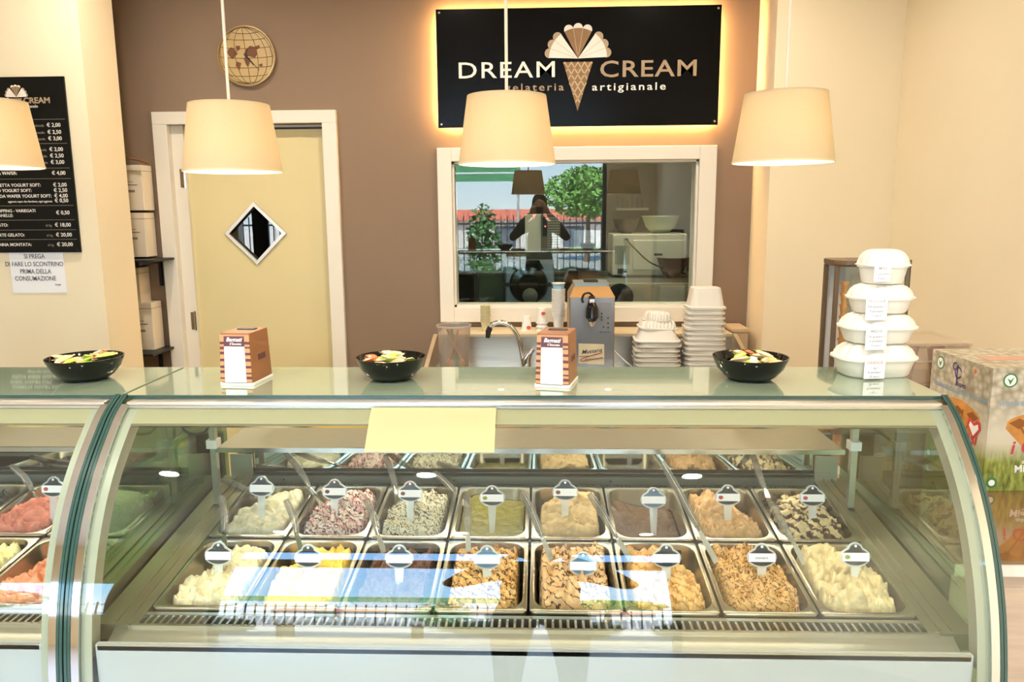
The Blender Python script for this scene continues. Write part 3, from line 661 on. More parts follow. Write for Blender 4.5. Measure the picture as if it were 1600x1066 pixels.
# ================================================================ the emblem and the backlit sign
logo_w = mat('logo_white', 'f2ece0', .6); logo_t = mat('logo_tan', 'b39a7c', .6); logo_b = mat('logo_brown', '8d6b46', .6, noise_amt=.12, noise_scale=20); logo_l = mat('logo_line', 'cdb48f', .6)
def emblem(par, x, y, z, s):
    """cone with a fan of three scalloped wedges; s = width of the fan"""
    e = obj('emblem', prism(new(), [(-.225*s, -.05*s), (.225*s, -.05*s), (0, -.77*s)], .0012, fplane(x, y, z)), logo_b, par)
    bm = new()
    for k in range(-3, 5):
        for sg in (-1, 1):
            a = Vector((k*.1*s-.0*s, -.05*s)); d = Vector((sg*.42, -.75)).normalized()
            def inside(p): return p.y <= -.05*s+1e-6 and abs(p.x) <= .225*s*(1-(-.05*s-p.y)/(.72*s))+1e-6
            pts = [a+d*(i*.01*s) for i in range(95)]; pts = [p for p in pts if inside(p)]
            if len(pts) > 3:
                p, q = pts[0], pts[-1]; nn = Vector((-d.y, d.x))*.008*s
                prism(bm, [p-nn, q-nn, q+nn, p+nn], .0006, fplane(x, y-.0012, z))
    obj('waffle_lines', bm, logo_l, e)
    def wedge(a0, a1, r, m_, scm, scr):
        pts = [(0, 0)] + [(r*math.cos(math.radians(a0+(a1-a0)*i/10)), r*math.sin(math.radians(a0+(a1-a0)*i/10))) for i in range(11)]
        bm = new()
        for i in range(3):
            a = math.radians(a0+(a1-a0)*(i+.5)/3); c = (math.cos(a)*r*1.0, math.sin(a)*r*1.0)
            prism(bm, [(c[0]+scr*math.cos(2*PI*k/16), c[1]+scr*math.sin(2*PI*k/16)) for k in range(16)], .0008, fplane(x, y, z))
        obj('scallop', bm, scm, e)
        obj('fan_wedge', prism(new(), pts, .0014, fplane(x, y, z)), m_, e)
        bm = new()
        for i in (1, 2):
            a = math.radians(a0+(a1-a0)*i/3); d = Vector((math.cos(a), math.sin(a))); nn = Vector((-d.y, d.x))*.003*s
            prism(bm, [d*r*.12-nn, d*r-nn, d*r+nn, d*r*.12+nn], .0004, fplane(x, y-.0014, z))
        obj('fan_line', bm, logo_l, e)
    wedge(62, 118, .44*s, logo_b, logo_w, .072*s)
    wedge(2, 54, .44*s, logo_w, logo_t, .072*s); wedge(126, 178, .44*s, logo_w, logo_t, .072*s)
    return e
sg = thing('shop_sign', 'black backlit sign with ice cream cone emblem above kitchen window', 'sign', (.2, 4.25, 2.338))
SW, SH = 1.481, .600
obj('board', bx(new(), -SW/2, SW/2, 0, .012, -SH/2, SH/2), mat('sign_black', '060505', .2, spec=.12), sg, bevel=.001)
obj('light_box', bx(new(), -SW/2+.05, SW/2-.05, .03, .045, -SH/2+.05, SH/2-.05), mat('sign_back', '2a2522', .6), sg)
bm = new(); a, b = SW/2-.022, SH/2-.022
bx(bm, -a, a, .018, .03, b-.008, b); bx(bm, -a, a, .018, .03, -b, -b+.008); bx(bm, -a, -a+.008, .018, .03, -b, b); bx(bm, a-.008, a, .018, .03, -b, b)
obj('led_strip', bm, emis('led_amber', 'ffc880', 140), sg)
for sx_ in (-1, 1):
    for sz_ in (-1, 1):
        bm = new(); lathe(bm, [(.006, 0), (.006, .003), (.003, .005)], 14); obj('stud', bm, steel_s, sg, loc=(sx_*(SW/2-.018), 0, sz_*(SH/2-.018)), rot=FACE)
def sgl(x, y): p = atY(x, y, 4.25); return (p.x-.2, p.z-2.338)
tan_m = mat('sign_tan', 'a88e70', .6)
def sign_text(s, xl, xr, ybase, ytop, m_, bold, **k):
    x0, z0 = sgl(xl, ybase); x1, _ = sgl(xr, ybase); _, z1 = sgl(xl, ytop)
    o = text('lettering', s, (z1-z0)/.7, m_, sg, (x0, -.0015, z0), bold=bold, **k)
    wd = max(v.co.x for v in o.data.vertices)-min(v.co.x for v in o.data.vertices); o.data.transform(Matrix.Diagonal(((x1-x0)/wd, 1, 1, 1)))
    mn = min(v.co.x for v in o.data.vertices); o.location.x = x0-mn
sign_text('DREAM', 717, 867, 122.5, 97.5, logo_w, .006, space=1.12)
sign_text('CREAM', 937.5, 1088, 120.5, 95, tan_m, .010, space=1.08)
sign_text('gelateria', 789, 881, 142.5, 131, tan_m, .01, space=1.3)
sign_text('artigianale', 925, 1040, 141.5, 130, logo_w, .012, space=1.3)
ex, ez = sgl(903, 91.5); emblem(sg, ex, -.001, ez, .345)

# ================================================================ globe wall clock
g = atY(384, 87, 4.27)
ck = thing('wall_clock', 'round globe map wall clock on the brown wall above door', 'clock', (g.x, 4.298, g.z))
CR = .152
face_m = mat('clock_face', 'b99c68', .45)
bm = new(); lathe(bm, [(CR, 0), (CR, .018), (CR-.01, .02)], 48); obj('dial', bm, face_m, ck, rot=FACE, smooth=True)
bm = new(); lathe(bm, [(CR+.004, 0), (CR+.004, .024), (CR-.004, .026), (CR-.008, .02)], 48, cap0=False, cap1=False); obj('rim', bm, mat('clock_rim', 'a58d62', .35, .5), ck, rot=FACE, smooth=True)
bm = new(); line_m = mat('clock_lines', '5f4526', .6)
for la in (-60, -40, -20, 0, 20, 40, 60):
    zz = math.sin(math.radians(la))*CR*.95; hw = math.cos(math.radians(la))*CR*.95; tube(bm, [(hw*math.sin(math.radians(t)), -.0215, zz-.012*math.cos(math.radians(t))) for t in range(-90, 91, 12)], .0012, 4)
for lo in range(-75, 90, 25):
    tube(bm, [(math.sin(math.radians(lo))*math.cos(math.radians(t))*CR*.95+.1*CR*math.sin(math.radians(t))*-1, -.0215, math.sin(math.radians(t))*CR*.95) for t in range(-88, 89, 11)], .0011, 4)
obj('grid_lines', bm, line_m, ck)
cont = [[(-.62, .22), (-.5, .30), (-.36, .18), (-.30, .08), (-.44, -.04), (-.5, -.1), (-.60, .0), (-.68, .12)], [(-.36, .34), (-.2, .34), (-.22, .22), (-.33, .16)], [(-.1, .03), (.0, .22), (.16, .34), (.3, .3), (.48, .36), (.50, .28), (.38, .2), (.4, .08), (.3, -.06), (.18, -.04), (.05, .0)],
        [(-.36, -.18), (-.2, -.24), (-.24, -.36), (-.29, -.5), (-.33, -.38), (-.4, -.34)], [(-.1, -.08), (.1, -.06), (.12, -.2), (.04, -.38), (-.02, -.3), (-.06, -.2)], [(.42, -.3), (.55, -.26), (.56, -.36), (.46, -.36)]]
for c in cont: obj('continent', prism(new(), [(x*CR, z*CR) for x, z in c], .0012, fplane(0, -.0205, 0)), mat('clock_land', '6a3d18', .6), ck)
for a, ln, w_ in ((math.radians(-52), .062, .004), (math.radians(-48), .1, .0025), (math.radians(75), .035, .003)):
    bm = new(); d = Vector((math.cos(a), math.sin(a))); nn = Vector((-d.y, d.x))*w_; prism(bm, [-d*.012-nn, d*ln-nn*.4, d*ln+nn*.4, -d*.012+nn], .001, fplane(.0, -.0235, 0)); obj('hand', bm, blackm, ck)
bm = new(); lathe(bm, [(.008, 0), (.008, .006)], 14); obj('hub', bm, blackm, ck, loc=(0, -.02, 0), rot=FACE)

# ================================================================ menu board and notice on the pillar
MY = 3.608
mb = thing('menu_board', 'black price board with white prices on the cream pillar', 'sign', (-2.56, MY, 1.42))
obj('board', bx(new(), -.39, .387, 0, .01, 0, .80), mat('menu_black', '0b0a09', .3, spec=.2), mb)
def ml(x, y): p = atY(x, y, MY); return (p.x+2.56, p.z-1.42)
mtxt = mat('menu_white', 'e8e2d6', .6); mdim = mat('menu_dim', '8c8474', .6)
for y0, st, pr, sub in ((198, '', '€ 2,00', 'piccola'), (209, '', '€ 2,50', 'media'), (219, '', '€ 3,00', 'grande'), (236, '', '€ 2,00', 'piccola'), (246, '', '€ 2,50', 'media'), (256, '', '€ 3,00', 'grande'), (273, 'CIALDA WAFER:', '€ 4,00', ''), (291.5, 'COPPETTA YOGURT SOFT:', '€ 2,00', ''), (300, 'CONO YOGURT SOFT:', '€ 2,50', ''), (308.5, 'CIALDA WAFER YOGURT SOFT:', '€ 4,00', ''), (316, '', '€ 0,50', ''), (335, '', '€ 0,50', ''), (354, 'GELATO:', '€ 18,00', 'al kg'), (369.5, 'TORTE GELATO:', '€ 20,00', 'al kg'), (384.5, 'PANNA MONTATA:', '€ 20,00', 'al kg')):
    xr = 94 + (y0-198)*.104
    x, z = ml(xr+1, y0); text('lettering', pr, .0245, mtxt, mb, (x, -.001, z), align='RIGHT', bold=.012)
    if sub: x2, z2 = ml(xr-(29 if '0,00' in pr and len(pr) > 6 or '8,00' in pr else 25), y0); text('lettering', sub, .016, mdim, mb, (x2, -.001, z2), align='RIGHT')
    if st:
        wx = {'CIALDA WAFER:': 27, 'COPPETTA YOGURT SOFT:': 64, 'CONO YOGURT SOFT:': 50, 'CIALDA WAFER YOGURT SOFT:': 81, 'GELATO:': 13, 'TORTE GELATO:': 39, 'PANNA MONTATA:': 50}[st]
        x2, z2 = ml(wx, y0); text('lettering', st, .0205, mtxt, mb, (x2, -.001, z2), align='RIGHT', bold=.014)
for s_, xx, yy, sz in (('aggiunta sopra due farciture, ogni aggiunta', 82, 316, .0125), ('TOPPING - VARIEGATI', 56, 331.5, .0195), ('GRANELLE:', 21, 339, .0195)):
    x2, z2 = ml(xx, yy); text('lettering', s_, sz, mtxt, mb, (x2, -.001, z2), align='RIGHT', bold=.012)
bm = new()
for yy in (186, 224, 262.5, 279, 321, 343.5, 359, 374):
    x2, z2 = ml(110, yy); bx(bm, -.385, .375, -.0012, 0, z2-.0008, z2+.0008)
obj('divider_line', bm, mdim, mb)
x2, z2 = ml(26, 152); emblem(mb, x2, -.001, z2, .108)
x2, z2 = ml(37, 161.5); text('lettering', 'CREAM', .036, tan_m, mb, (x2, -.001, z2), bold=.03, sx=1.08); x3, z3 = ml(34, 168.5); text('lettering', 'artigianale', .019, mtxt, mb, (x3, -.001, z3), sx=1.0)
x2, z2 = ml(15, 161.5); text('lettering', 'DREAM', .036, mtxt, mb, (x2, -.001, z2), bold=.02, align='RIGHT', sx=1.08)
bm = new(); lathe(bm, [(.005, 0), (.004, .003)], 12); x2, z2 = ml(121, 390.5); obj('screw', bm, blackm, mb, loc=(x2, 0, z2), rot=FACE)
nt_ = thing('paper_notice', 'white paper notice taped on the pillar below the menu board', 'paper', (-2.40, 3.617, 1.227))
a0 = atY(105, 458, 3.617); b0_ = atY(14, 400, 3.617)
obj('sheet', bx(new(), b0_.x+2.40, a0.x+2.40, 0, .001, 0, .215), paper, nt_)
for s_, px, py in (('SI PREGA', 54, 404), ('DI FARE LO SCONTRINO', 54, 416), ('PRIMA DELLA', 56, 427.5), ('CONSUMAZIONE', 56, 438.5)):
    p = atY(px, py, 3.617); text('lettering', s_, .031, mat('ink_grey', '6d6a72', .7), nt_, (p.x+2.40, -.001, p.z-1.227), align='CENTER', sx=.82, bold=.008)
p = atY(91, 446, 3.617); text('lettering', 'Grazie', .011, ink, nt_, (p.x+2.40, -.001, p.z-1.227), align='CENTER')

# ================================================================ shelf niche behind the pillar
card = mat('white_carton', 'e5d8c2', .7, noise_amt=.02, noise_scale=4)
for (y0, lab) in ((405, 'black wall shelf holding two cartons beside the door frame'), (549, 'lower black wall shelf near the door with one carton')):
    p = atY(252, y0, 4.12); t = thing('wall_shelf', lab, 'shelf', (p.x, 4.299, p.z), 0, 'black shelves beside the door')
    obj('board', bx(new(), -.62, 0, -.27, 0, -.012, .0), blackm, t); bm = new(); bx(bm, -.10, -.085, -.25, 0, -.03, -.012); bx(bm, -.10, -.085, -.02, 0, -.16, -.012); obj('bracket', bm, blackm, t)
for xr, yt, yb, Yf, lab, wdt in ((233, 257, 329, 4.17, 'white carton on top of the stack beside the door frame', .36), (237.5, 332, 402, 4.17, 'white carton under the topmost one on the upper shelf', .36), (229, 418, 475, 4.18, 'narrow white carton standing on the lowest carton', .30), (249, 473, 549, 4.17, 'lowest white carton on the lower black shelf', .40)):
    a, b = atY(xr-13, yt, Yf), atY(xr-13, yb, Yf)
    t = thing('carton', lab, 'box', (a.x-wdt/2, Yf, b.z), 0, 'white cartons on the shelves'); h = a.z-b.z
    obj('box_body', bx(new(), -wdt/2, wdt/2, 0, .115, 0, h-.002), card, t, bevel=.003)
    obj('lid_seam', bx(new(), -wdt/2, wdt/2+.001, -.001, .116, h-.035, h-.032), mat('seam', 'a3947c', .8), t)
    bm = new(); bx(bm, wdt/2-.11, wdt/2-.03, -.0015, 0, h*.55, h*.57); bx(bm, wdt/2-.1, wdt/2-.05, -.0015, 0, h*.62, h*.63); bx(bm, wdt/2-.085, wdt/2-.045, -.0015, 0, h*.40, h*.45); obj('printed_mark', bm, mat('mark', '8a7d6c', .8), t)
p = atY(212, 255, 4.1); bm = new(); tube(bm, spline([(-.2, 0, 0), (-.12, 0, .03), (-.02, 0, .022), (.06, 0, .0)], 6), .006, 8); tag(obj('wicker_handle', bm, mat('wicker', '7a5230', .7), loc=(p.x, 4.12, p.z), smooth=True), 'curved brown wicker handle on the top carton', 'handle piece')

# ================================================================ kitchen behind the window
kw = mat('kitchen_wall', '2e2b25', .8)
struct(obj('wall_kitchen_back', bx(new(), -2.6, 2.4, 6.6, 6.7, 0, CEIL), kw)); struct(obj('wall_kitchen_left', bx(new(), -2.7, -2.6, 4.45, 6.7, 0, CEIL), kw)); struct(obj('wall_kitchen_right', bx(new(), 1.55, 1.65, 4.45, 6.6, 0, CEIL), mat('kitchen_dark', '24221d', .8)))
KY = 5.2
def k(x, y, Y=KY): return atY(x, y, Y)
zs = k(1010, 433).z
t = thing('kitchen_shelf', 'steel kitchen worktop carrying the microwave behind the window', 'worktop', (.9, KY, 0)); obj('top', bx(new(), -.62, .64, -.10, .5, zs-.04, zs), steel, t)
for x in (-.58, .6): obj('leg', bx(new(), x-.02, x+.02, -.06, -.02, 0, zs-.04), steel, t)
a, b = k(957, 366), k(1072, 432); mw = thing('microwave', 'white microwave oven seen from the back with its black cable', 'microwave', ((a.x+b.x)/2, KY, zs)); hw, h = (b.x-a.x)/2, a.z-zs
mwm = mat('microwave_white', 'd9d6c8', .45)
obj('casing', bx(new(), -hw, hw, 0, .34, .01, h), mwm, mw, bevel=.008); obj('raised_panel', bx(new(), -hw*.45, hw*.93, -.012, 0, .045, h*.86), mwm, mw, bevel=.006)
bm = new()
for i in range(9):
    for j in range(14): bx(bm, -hw*.92+i*.011, -hw*.92+i*.011+.006, -.002, 0, h*.30+j*.009, h*.30+j*.009+.005)
obj('vent_slots', bm, blackm, mw); bm = new(); bx(bm, hw*.12, hw*.34, -.0135, -.012, h*.50, h*.55); bx(bm, -hw*.85, -hw*.6, -.002, 0, h*.08, h*.2); obj('sticker', bm, ink, mw)
bm = new(); tube(bm, spline([(-hw*.62, -.01, h*.88), (-hw*.45, -.05, h*.7), (-.0, -.07, h*.35), (hw*.6, -.05, h*.16), (hw*.95, -.03, h*.08)], 6), .005, 8); lathe(bm, [(.012, h*.87), (.012, h*.9)], 10, -hw*.62, -.006); obj('cable', bm, blackm, mw, smooth=True)
def bowl(name, lab, p, R, H, m_, cat='bowl', base=.45):
    t = thing(name, lab, cat, p); bm = new(); lathe(bm, [(R*base, 0), (R*.78, H*.38), (R, H), (R*.97, H), (R*.74, H*.42), (R*base*.9, .006)], 36); obj('bowl_body', bm, m_, t, smooth=True)
    bm = new(); lathe(bm, [(R+.002, H-.004), (R+.002, H+.001), (R*.97, H+.001), (R*.97, H-.004), (R+.002, H-.004)], 36, cap0=False, cap1=False); obj('rim', bm, m_, t, smooth=True); return t
a, b = k(1004, 338, 5.3), k(1063, 338, 5.3); bowl('mixing_bowl', 'pale green mixing bowl on top of the microwave', ((a.x+b.x)/2, 5.34, zs+h+.001), (b.x-a.x)/2, .115, mat('bowl_mint', 'c9cfae', .4))
a, b = k(1029, 409, 5.0), k(1064, 409, 5.0); bowl('mixing_bowl', 'dark brown bowl in front of the microwave corner', ((a.x+b.x)/2+.05, 5.19, zs), .105, .13, mat('bowl_brown', '3d1f18', .25, coat=.4))
a, b = k(966, 340), k(990, 365); bowl('mixing_bowl', 'dark wooden bowl on the microwave left end', (a.x+.07, 5.36, zs+h+.001), .09, .10, mat('bowl_wood', '3a2a1e', .5))
# batch freezer with round door
FY = 5.0
a, b = k(789, 410, FY), k(866, 480, FY); bf = thing('batch_freezer', 'blue grey gelato machine with big round black door behind window', 'machine', ((a.x+b.x)/2, FY, 0)); hw = (b.x-a.x)/2; fz = a.z
bfm = mat('machine_bluegrey', '8c97a8', .35, .3)
obj('casing', bx(new(), -hw, hw, 0, .28, 0, fz), bfm, bf, bevel=.01)
c = k(826, 444, FY); r_ = .125
bm = new(); lathe(bm, [(r_, 0), (r_, .03), (r_*.9, .05), (r_*.55, .056), (r_*.5, .045)], 40); o = obj('round_door', bm, black, bf, loc=(c.x-bf.location.x, 0, c.z), rot=FACE, smooth=True)
bm = new(); prism(bm, [(-.10, .10), (.10, .10), (.07, .155), (-.075, .155)], .05, fplane(c.x-bf.location.x, 0, c.z)); obj('hopper', bm, black, bf)
bm = new(); bx(bm, r_*.9, r_*1.3, -.05, -.02, -.012, .012); bx(bm, -r_*1.3, -r_*.9, -.05, -.02, -.012, .012); obj('door_latch', bm, blackm, bf, loc=(c.x-bf.location.x, 0, c.z))
bm = new(); lathe(bm, [(.045, 0), (.05, .02), (.02, .03)], 20); obj('spout', bm, mat('spout_grey', '55554e', .4), bf, loc=(c.x-bf.location.x+.01, -.05, c.z-.07), rot=FACE, smooth=True)
a, b = k(820, 335, 5.3), k(873, 394, 5.3); ym = thing('dispenser_machine', 'white dispenser with perforated dark front and red light behind window', 'machine', ((a.x+b.x)/2, 5.3, b.z)); hw, h = (b.x-a.x)/2, a.z-b.z
obj('casing', bx(new(), -hw, hw, .012, .4, 0, h), mwm, ym, bevel=.006); obj('front_panel', bx(new(), -hw*.05, hw, 0, .012, 0, h), mat('panel_dark', '57534c', .4), ym)
bm = new()
for i in range(8):
    for j in range(13): bx(bm, hw*.35+i*.011, hw*.35+i*.011+.006, -.002, .001, .02+j*.017, .02+j*.017+.010)
obj('perforation', bm, mat('perf', 'b9b3a4', .5), ym); bm = new(); lathe(bm, [(.007, 0), (.005, .003)], 12); obj('red_light', bm, emis('red_led', 'ff2a1a', 3), ym, loc=(hw*.2, 0, h*.68), rot=FACE); obj('display', bx(new(), hw*.05, hw*.3, -.002, .001, h*.42, h*.92), blackm, ym)
obj('stand', bx(new(), -hw*1.1, hw*1.1, .0, .42, -b.z, 0), mat('stand_dark', '3a3d36', .6), ym)
a, b = k(708, 415, 5.1), k(746, 480, 5.1); t = thing('oven_cabinet', 'dark oven cabinet at the left side of the window', 'oven', ((a.x+b.x)/2-.04, 5.1, 0)); hw = (b.x-a.x)/2+.04
obj('casing', bx(new(), -hw, hw, 0, .5, 0, a.z), mat('oven_dark', '24231f', .35), t); obj('door', bx(new(), -hw+.02, hw-.02, -.015, 0, a.z-.30, a.z-.06), black, t); obj('handle', bx(new(), -hw+.03, hw-.03, -.035, -.015, a.z-.055, a.z-.04), steel_s, t)
a, b = k(746, 412, 5.25), k(788, 480, 5.25); t = thing('kitchen_cabinet', 'dark green cabinet between the oven and gelato machine', 'cabinet', ((a.x+b.x)/2, 5.25, 0)); hw = (b.x-a.x)/2
obj('casing', bx(new(), -hw, hw, 0, .5, 0, a.z), mat('cab_green', '3a4a38', .6), t); obj('drawer', bx(new(), -hw+.01, hw-.01, -.012, 0, a.z-.25, a.z-.02), mat('cab_green2', '43543f', .6), t)
a, b = k(897, 360, 4.36), k(937, 388, 4.36); t = thing('taped_sheet', 'bluish sheet of paper taped to the kitchen window glass', 'paper', ((a.x+b.x)/2, 4.345, b.z)); hw = (b.x-a.x)/2
obj('sheet', bx(new(), -hw, hw, 0, .001, 0, a.z-b.z), mat('paper_blue', '8f92ad', .7), t); bm = new()
for q_ in (.35, .5, .62): bx(bm, -hw*.1, hw*.8, -.0006, 0, (a.z-b.z)*q_, (a.z-b.z)*(q_+.02))
obj('printed_lines', bm, mat('paper_line', '6c6f8e', .7), t)
c = k(969, 462, 5.05); t = thing('condenser_fan', 'black round fan grille of the cooling unit under the worktop', 'fan', (c.x, 5.06, c.z-.09)); obj('cabinet', bx(new(), -.16, .62, .01, .4, -.09-.0, .165), mat('unit_beige', 'b7ab93', .5), t)
for r_ in (.03, .045, .06, .075, .088):
    bm = new(); lathe(bm, [(r_, 0), (r_, .006), (r_-.004, .006), (r_-.004, 0), (r_, 0)], 28, cap0=False, cap1=False); obj('grille_ring', bm, blackm, t, loc=(0, .005, .08), rot=FACE)
bm = new(); lathe(bm, [(.086, 0), (.086, .001)], 28); obj('fan_opening', bm, mat('fan_dark', '2a2824', .6), t, loc=(0, .01, .08), rot=FACE); obj('unit_panel', bx(new(), .26, .42, .002, .012, .03, .15), mat('unit_light', 'cfc8ba', .5), t)
t = thing('kitchen_wall_rack', 'wall rack with dark utensils high in the kitchen', 'rack', (k(985, 325, 6.5).x, 6.58, k(985, 325, 6.5).z)); obj('shelf', bx(new(), -.12, .14, -.15, 0, -.02, 0), mat('rack_grey', '8a8578', .6), t)
for i in range(6): obj('hook_tool', bx(new(), -.11+i*.04, -.085+i*.04, -.13, -.1, .001, .10-.02*(i % 3)), blackm, t)
L = thing('kitchen_fill_light', 'unseen ceiling light added to brighten the kitchen', 'light', (.6, 4.75, CEIL)); obj('fill_panel', bx(new(), -.6, .6, -.08, .08, -.06, 0), emis('kitchen_fill_glow', 'fff3dc', 42), L)  # unseen glowing panel, added to light the fronts of the kitchen machines
# ================================================================ sink bench under the window
SB = 4.04                     # splashback front
DK = .80                      # bench deck height
lz = atY(800, 522, SB).z      # ledge height
x0, x1 = atY(684, 522, SB).x, atY(1144, 522, SB).x
sb = thing('sink_bench', 'stainless steel sink bench with raised ledge below the kitchen window', 'sink', ((x0+x1)/2, SB, 0)); hw = (x1-x0)/2
obj('splashback', bx(new(), -hw, hw, 0, .02, DK, lz-.012), steel, sb)
obj('ledge', bx(new(), -hw, hw, -.004, .25, lz-.014, lz), mat('ledge_beige', 'c9bb9b', .4), sb)
obj('deck', bx(new(), -hw, hw, -.55, 0, DK-.03, DK), steel, sb)
obj('cabinet', bx(new(), -hw, hw, -.52, .24, .0, DK-.03), mat('bench_cab', 'b8ab95', .5), sb)
for s in (-1, 1):
    bm = new(); prism(bm, [(0, DK), (.0, lz), (-.03, lz), (-.5, DK+.02), (-.5, DK)], .02, Matrix(((0, 0, s, s*hw), (1, 0, 0, 0), (0, 1, 0, 0), (0, 0, 0, 1)))); obj('side_splash', bm, mat('splash_side', 'bda98a', .4, .3), sb)
p = atY(790, 573, 3.75)
bm = new(); loft(bm, [rrect(.42, .36, .08, DK+.004), rrect(.40, .34, .07, DK+.004), rrect(.38, .32, .06, DK-.14)], False, True); obj('basin', bm, steel_s, sb, loc=(p.x-(x0+x1)/2, -.30, 0), smooth=True)
# tap
b = atY(822, 575, 3.95); tp = thing('kitchen_tap', 'chrome arched kitchen tap with black nozzle on the sink', 'tap', (b.x, 3.95, DK))
T = lambda x, y: (lambda q: (q.x-b.x, 0, q.z-DK))(atY(x, y, 3.95))
bm = new(); tube(bm, spline([T(824, 590), T(817, 560), T(811, 530), T(800, 512), T(785, 504), T(772, 506), T(765, 514)], 8), .012, 12); obj('spout', bm, chrome, tp, smooth=True)
bm = new(); tube(bm, [T(766, 511), T(763, 518), T(762, 528)], [.014, .015, .011], 12); obj('nozzle', bm, blackm, tp, smooth=True)
bm = new(); tube(bm, [T(823, 588), T(822, 562), T(826, 552)], [.026, .024, .018], 14); tube(bm, [T(824, 558), T(833, 545)], [.016, .012], 10); obj('mixer_lever', bm, chrome, tp, smooth=True)
# clear jug with tools
a, c = atY(682, 508, 3.8), atY(736, 508, 3.8); R = (c.x-a.x)/2
jt = thing('measuring_jug', 'clear plastic jug holding spatulas beside the sink', 'jug', ((a.x+c.x)/2, 3.8, DK)); H = a.z-DK
bm = new(); lathe(bm, [(R*.86, 0), (R*.96, H*.9), (R*1.0, H), (R*.97, H), (R*.94, H*.9), (R*.83, .004)], 30); obj('jug_body', bm, glass('jug_plastic', 'f2ece6', haze=.13), jt, smooth=True)
bm = new(); lathe(bm, [(R*1.03, H-.006), (R*1.03, H+.002), (R*.97, H+.002), (R*.97, H-.006), (R*1.03, H-.006)], 30, cap0=False, cap1=False); obj('rim', bm, glass('jug_rim', 'f4f0ea', haze=.3), jt, smooth=True)
for nm, dx, m_, lab in (('stirring_spatula', -.02, mat('tool_wood', 'd09a54', .5), 'orange wooden spatula leaning inside the clear jug'), ('stirring_spatula', .01, mat('tool_green', '6e8a68', .5), 'green plastic spatula inside the clear jug'), ('ladle', .03, mat('tool_metal', 'c9a070', .3, .6), 'bronze coloured spoon inside the clear jug')):
    q = thing(nm, lab, 'utensil', ((a.x+c.x)/2+dx*.5, 3.8, DK+.01)); bm = new(); tube(bm, [(dx*.6, 0, .05), (-dx*1.6, 0, H*.88)], .006, 8); obj('handle', bm, m_, q, smooth=True)
    bm = new(); bmesh.ops.create_uvsphere(bm, u_segments=14, v_segments=8, radius=.022, matrix=Matrix.Translation((dx*.7, 0, .03)) @ Matrix.Diagonal((.9, .35, 1.3, 1))); obj('head', bm, m_, q, smooth=True)
# paper cups on the ledge
def cup_mesh(R, H): 
    bm = new(); lathe(bm, [(R*.62, 0), (R*.87, H*.95), (R*1.03, H*.955), (R*1.03, H), (R*.84, H), (R*.60, .003)], 20); return bm
def cup_stack(px, ytop, ybase, Y, Rpx, n, m_, lab, grp, Hc=None, band=None, inv=False):
    base = atY(px, ybase, Y); top = atY(px, ytop, Y); R = Rpx/FPX*Y; tot = top.z-lz; Hc = Hc or R*2.1; st = (tot-Hc)/max(1, n-1)
    me = None
    for i in range(n):
        if me is None: o = obj('paper_cup', cup_mesh(R, Hc), m_, smooth=True); me = o.data
        else: o = bpy.data.objects.new('paper_cup', me); COL.objects.link(o)
        o.location = (base.x, Y, lz + (i*st if not inv else i*st + Hc)); 
        if inv: o.rotation_euler = (PI, 0, 0)
        tag(o, lab, 'cup', grp)
    return o, R, Hc
CY = 4.15
cupw = mat('cup_white', 'f1ece2', .5); cupb = mat('cup_beige', 'd8cda4', .5)
cup_stack(759, 477, 521, CY, 8.5, 9, cupb, 'small beige paper cup nested in the short beige stack', 'beige cups', .05)
cup_stack(823, 495, 521, CY, 9.5, 1, cupw, 'single upturned white paper cup with orange print on the ledge', 'white cups', .08, inv=True)
cup_stack(847, 482, 521, CY, 9.5, 3, cupw, 'upturned white paper cup in the three cup stack with orange print', 'white cups', .08, inv=True)
o, R, Hc = cup_stack(872.5, 449, 521, CY, 10.5, 18, cupw, 'white paper cup nested in the tall stack beside cream machine', 'tall stack of white cups', .075)
o.location.z += .024; bm = new(); z1 = Hc; lathe(bm, [(R*.775, Hc*.5), (R*.885, Hc*.90), (R*.86, Hc*.90), (R*.75, Hc*.5), (R*.775, Hc*.5)], 20, cap0=False, cap1=False); obj('blue_print', bm, mat('cup_blue', '9cc4d6', .5), o)
for px, py in ((826, 512), (849, 490)):
    q = atY(px, py, CY-.028); e_ = obj('orange_print', prism(new(), ell(.012, .010, 14), .0008, fplane(q.x, CY-.031, q.z)), mat('print_orange', 'd9512c', .6))
    host = [c for c in COL.objects if c.name.startswith('paper_cup') and abs(c.location.x-atY(px-3 if px < 830 else px-2, 521, CY).x) < .02][-1]
    e_.parent = host; e_.matrix_parent_inverse = Matrix.LocRotScale(host.location, host.rotation_euler, None).inverted()
# cream machine
Ym = 3.78; a, c = atY(891, 465, Ym), atY(960, 465, Ym); hw = (c.x-a.x)/2
cmn = thing('cream_machine', 'steel whipped cream machine with black spout and name plate', 'machine', ((a.x+c.x)/2, Ym, DK)); H = a.z-DK
mm = mat('machine_steel', 'a9aaae', .28, .75); tn = mat('machine_tan', 'b08a58', .35, .5)
obj('front_panel', bx(new(), -hw, hw, 0, .012, .0, H), mm, cmn, bevel=.002); obj('casing', bx(new(), -hw-.004, hw+.004, .012, .30, 0, H), tn, cmn, bevel=.003)
tz = atY(925, 447, Ym+.08).z-DK
bm = new(); loft(bm, [[V(-hw-.004, .0, H), V(hw+.004, .0, H), V(hw+.004, .30, H), V(-hw-.004, .30, H)], [V(-hw*.80, .06, tz), V(hw*.80, .06, tz), V(hw*.80, .26, tz), V(-hw*.80, .26, tz)]]); obj('sloped_top', bm, tn, cmn)
bm = new(); loft(bm, [rrect(hw*1.6, .2, .005, tz, cy=.16), rrect(hw*1.6, .2, .005, tz+.016, cy=.16)]); lid = obj('lid', bm, mat('lid_grey', '8f9a98', .35, .4), cmn)
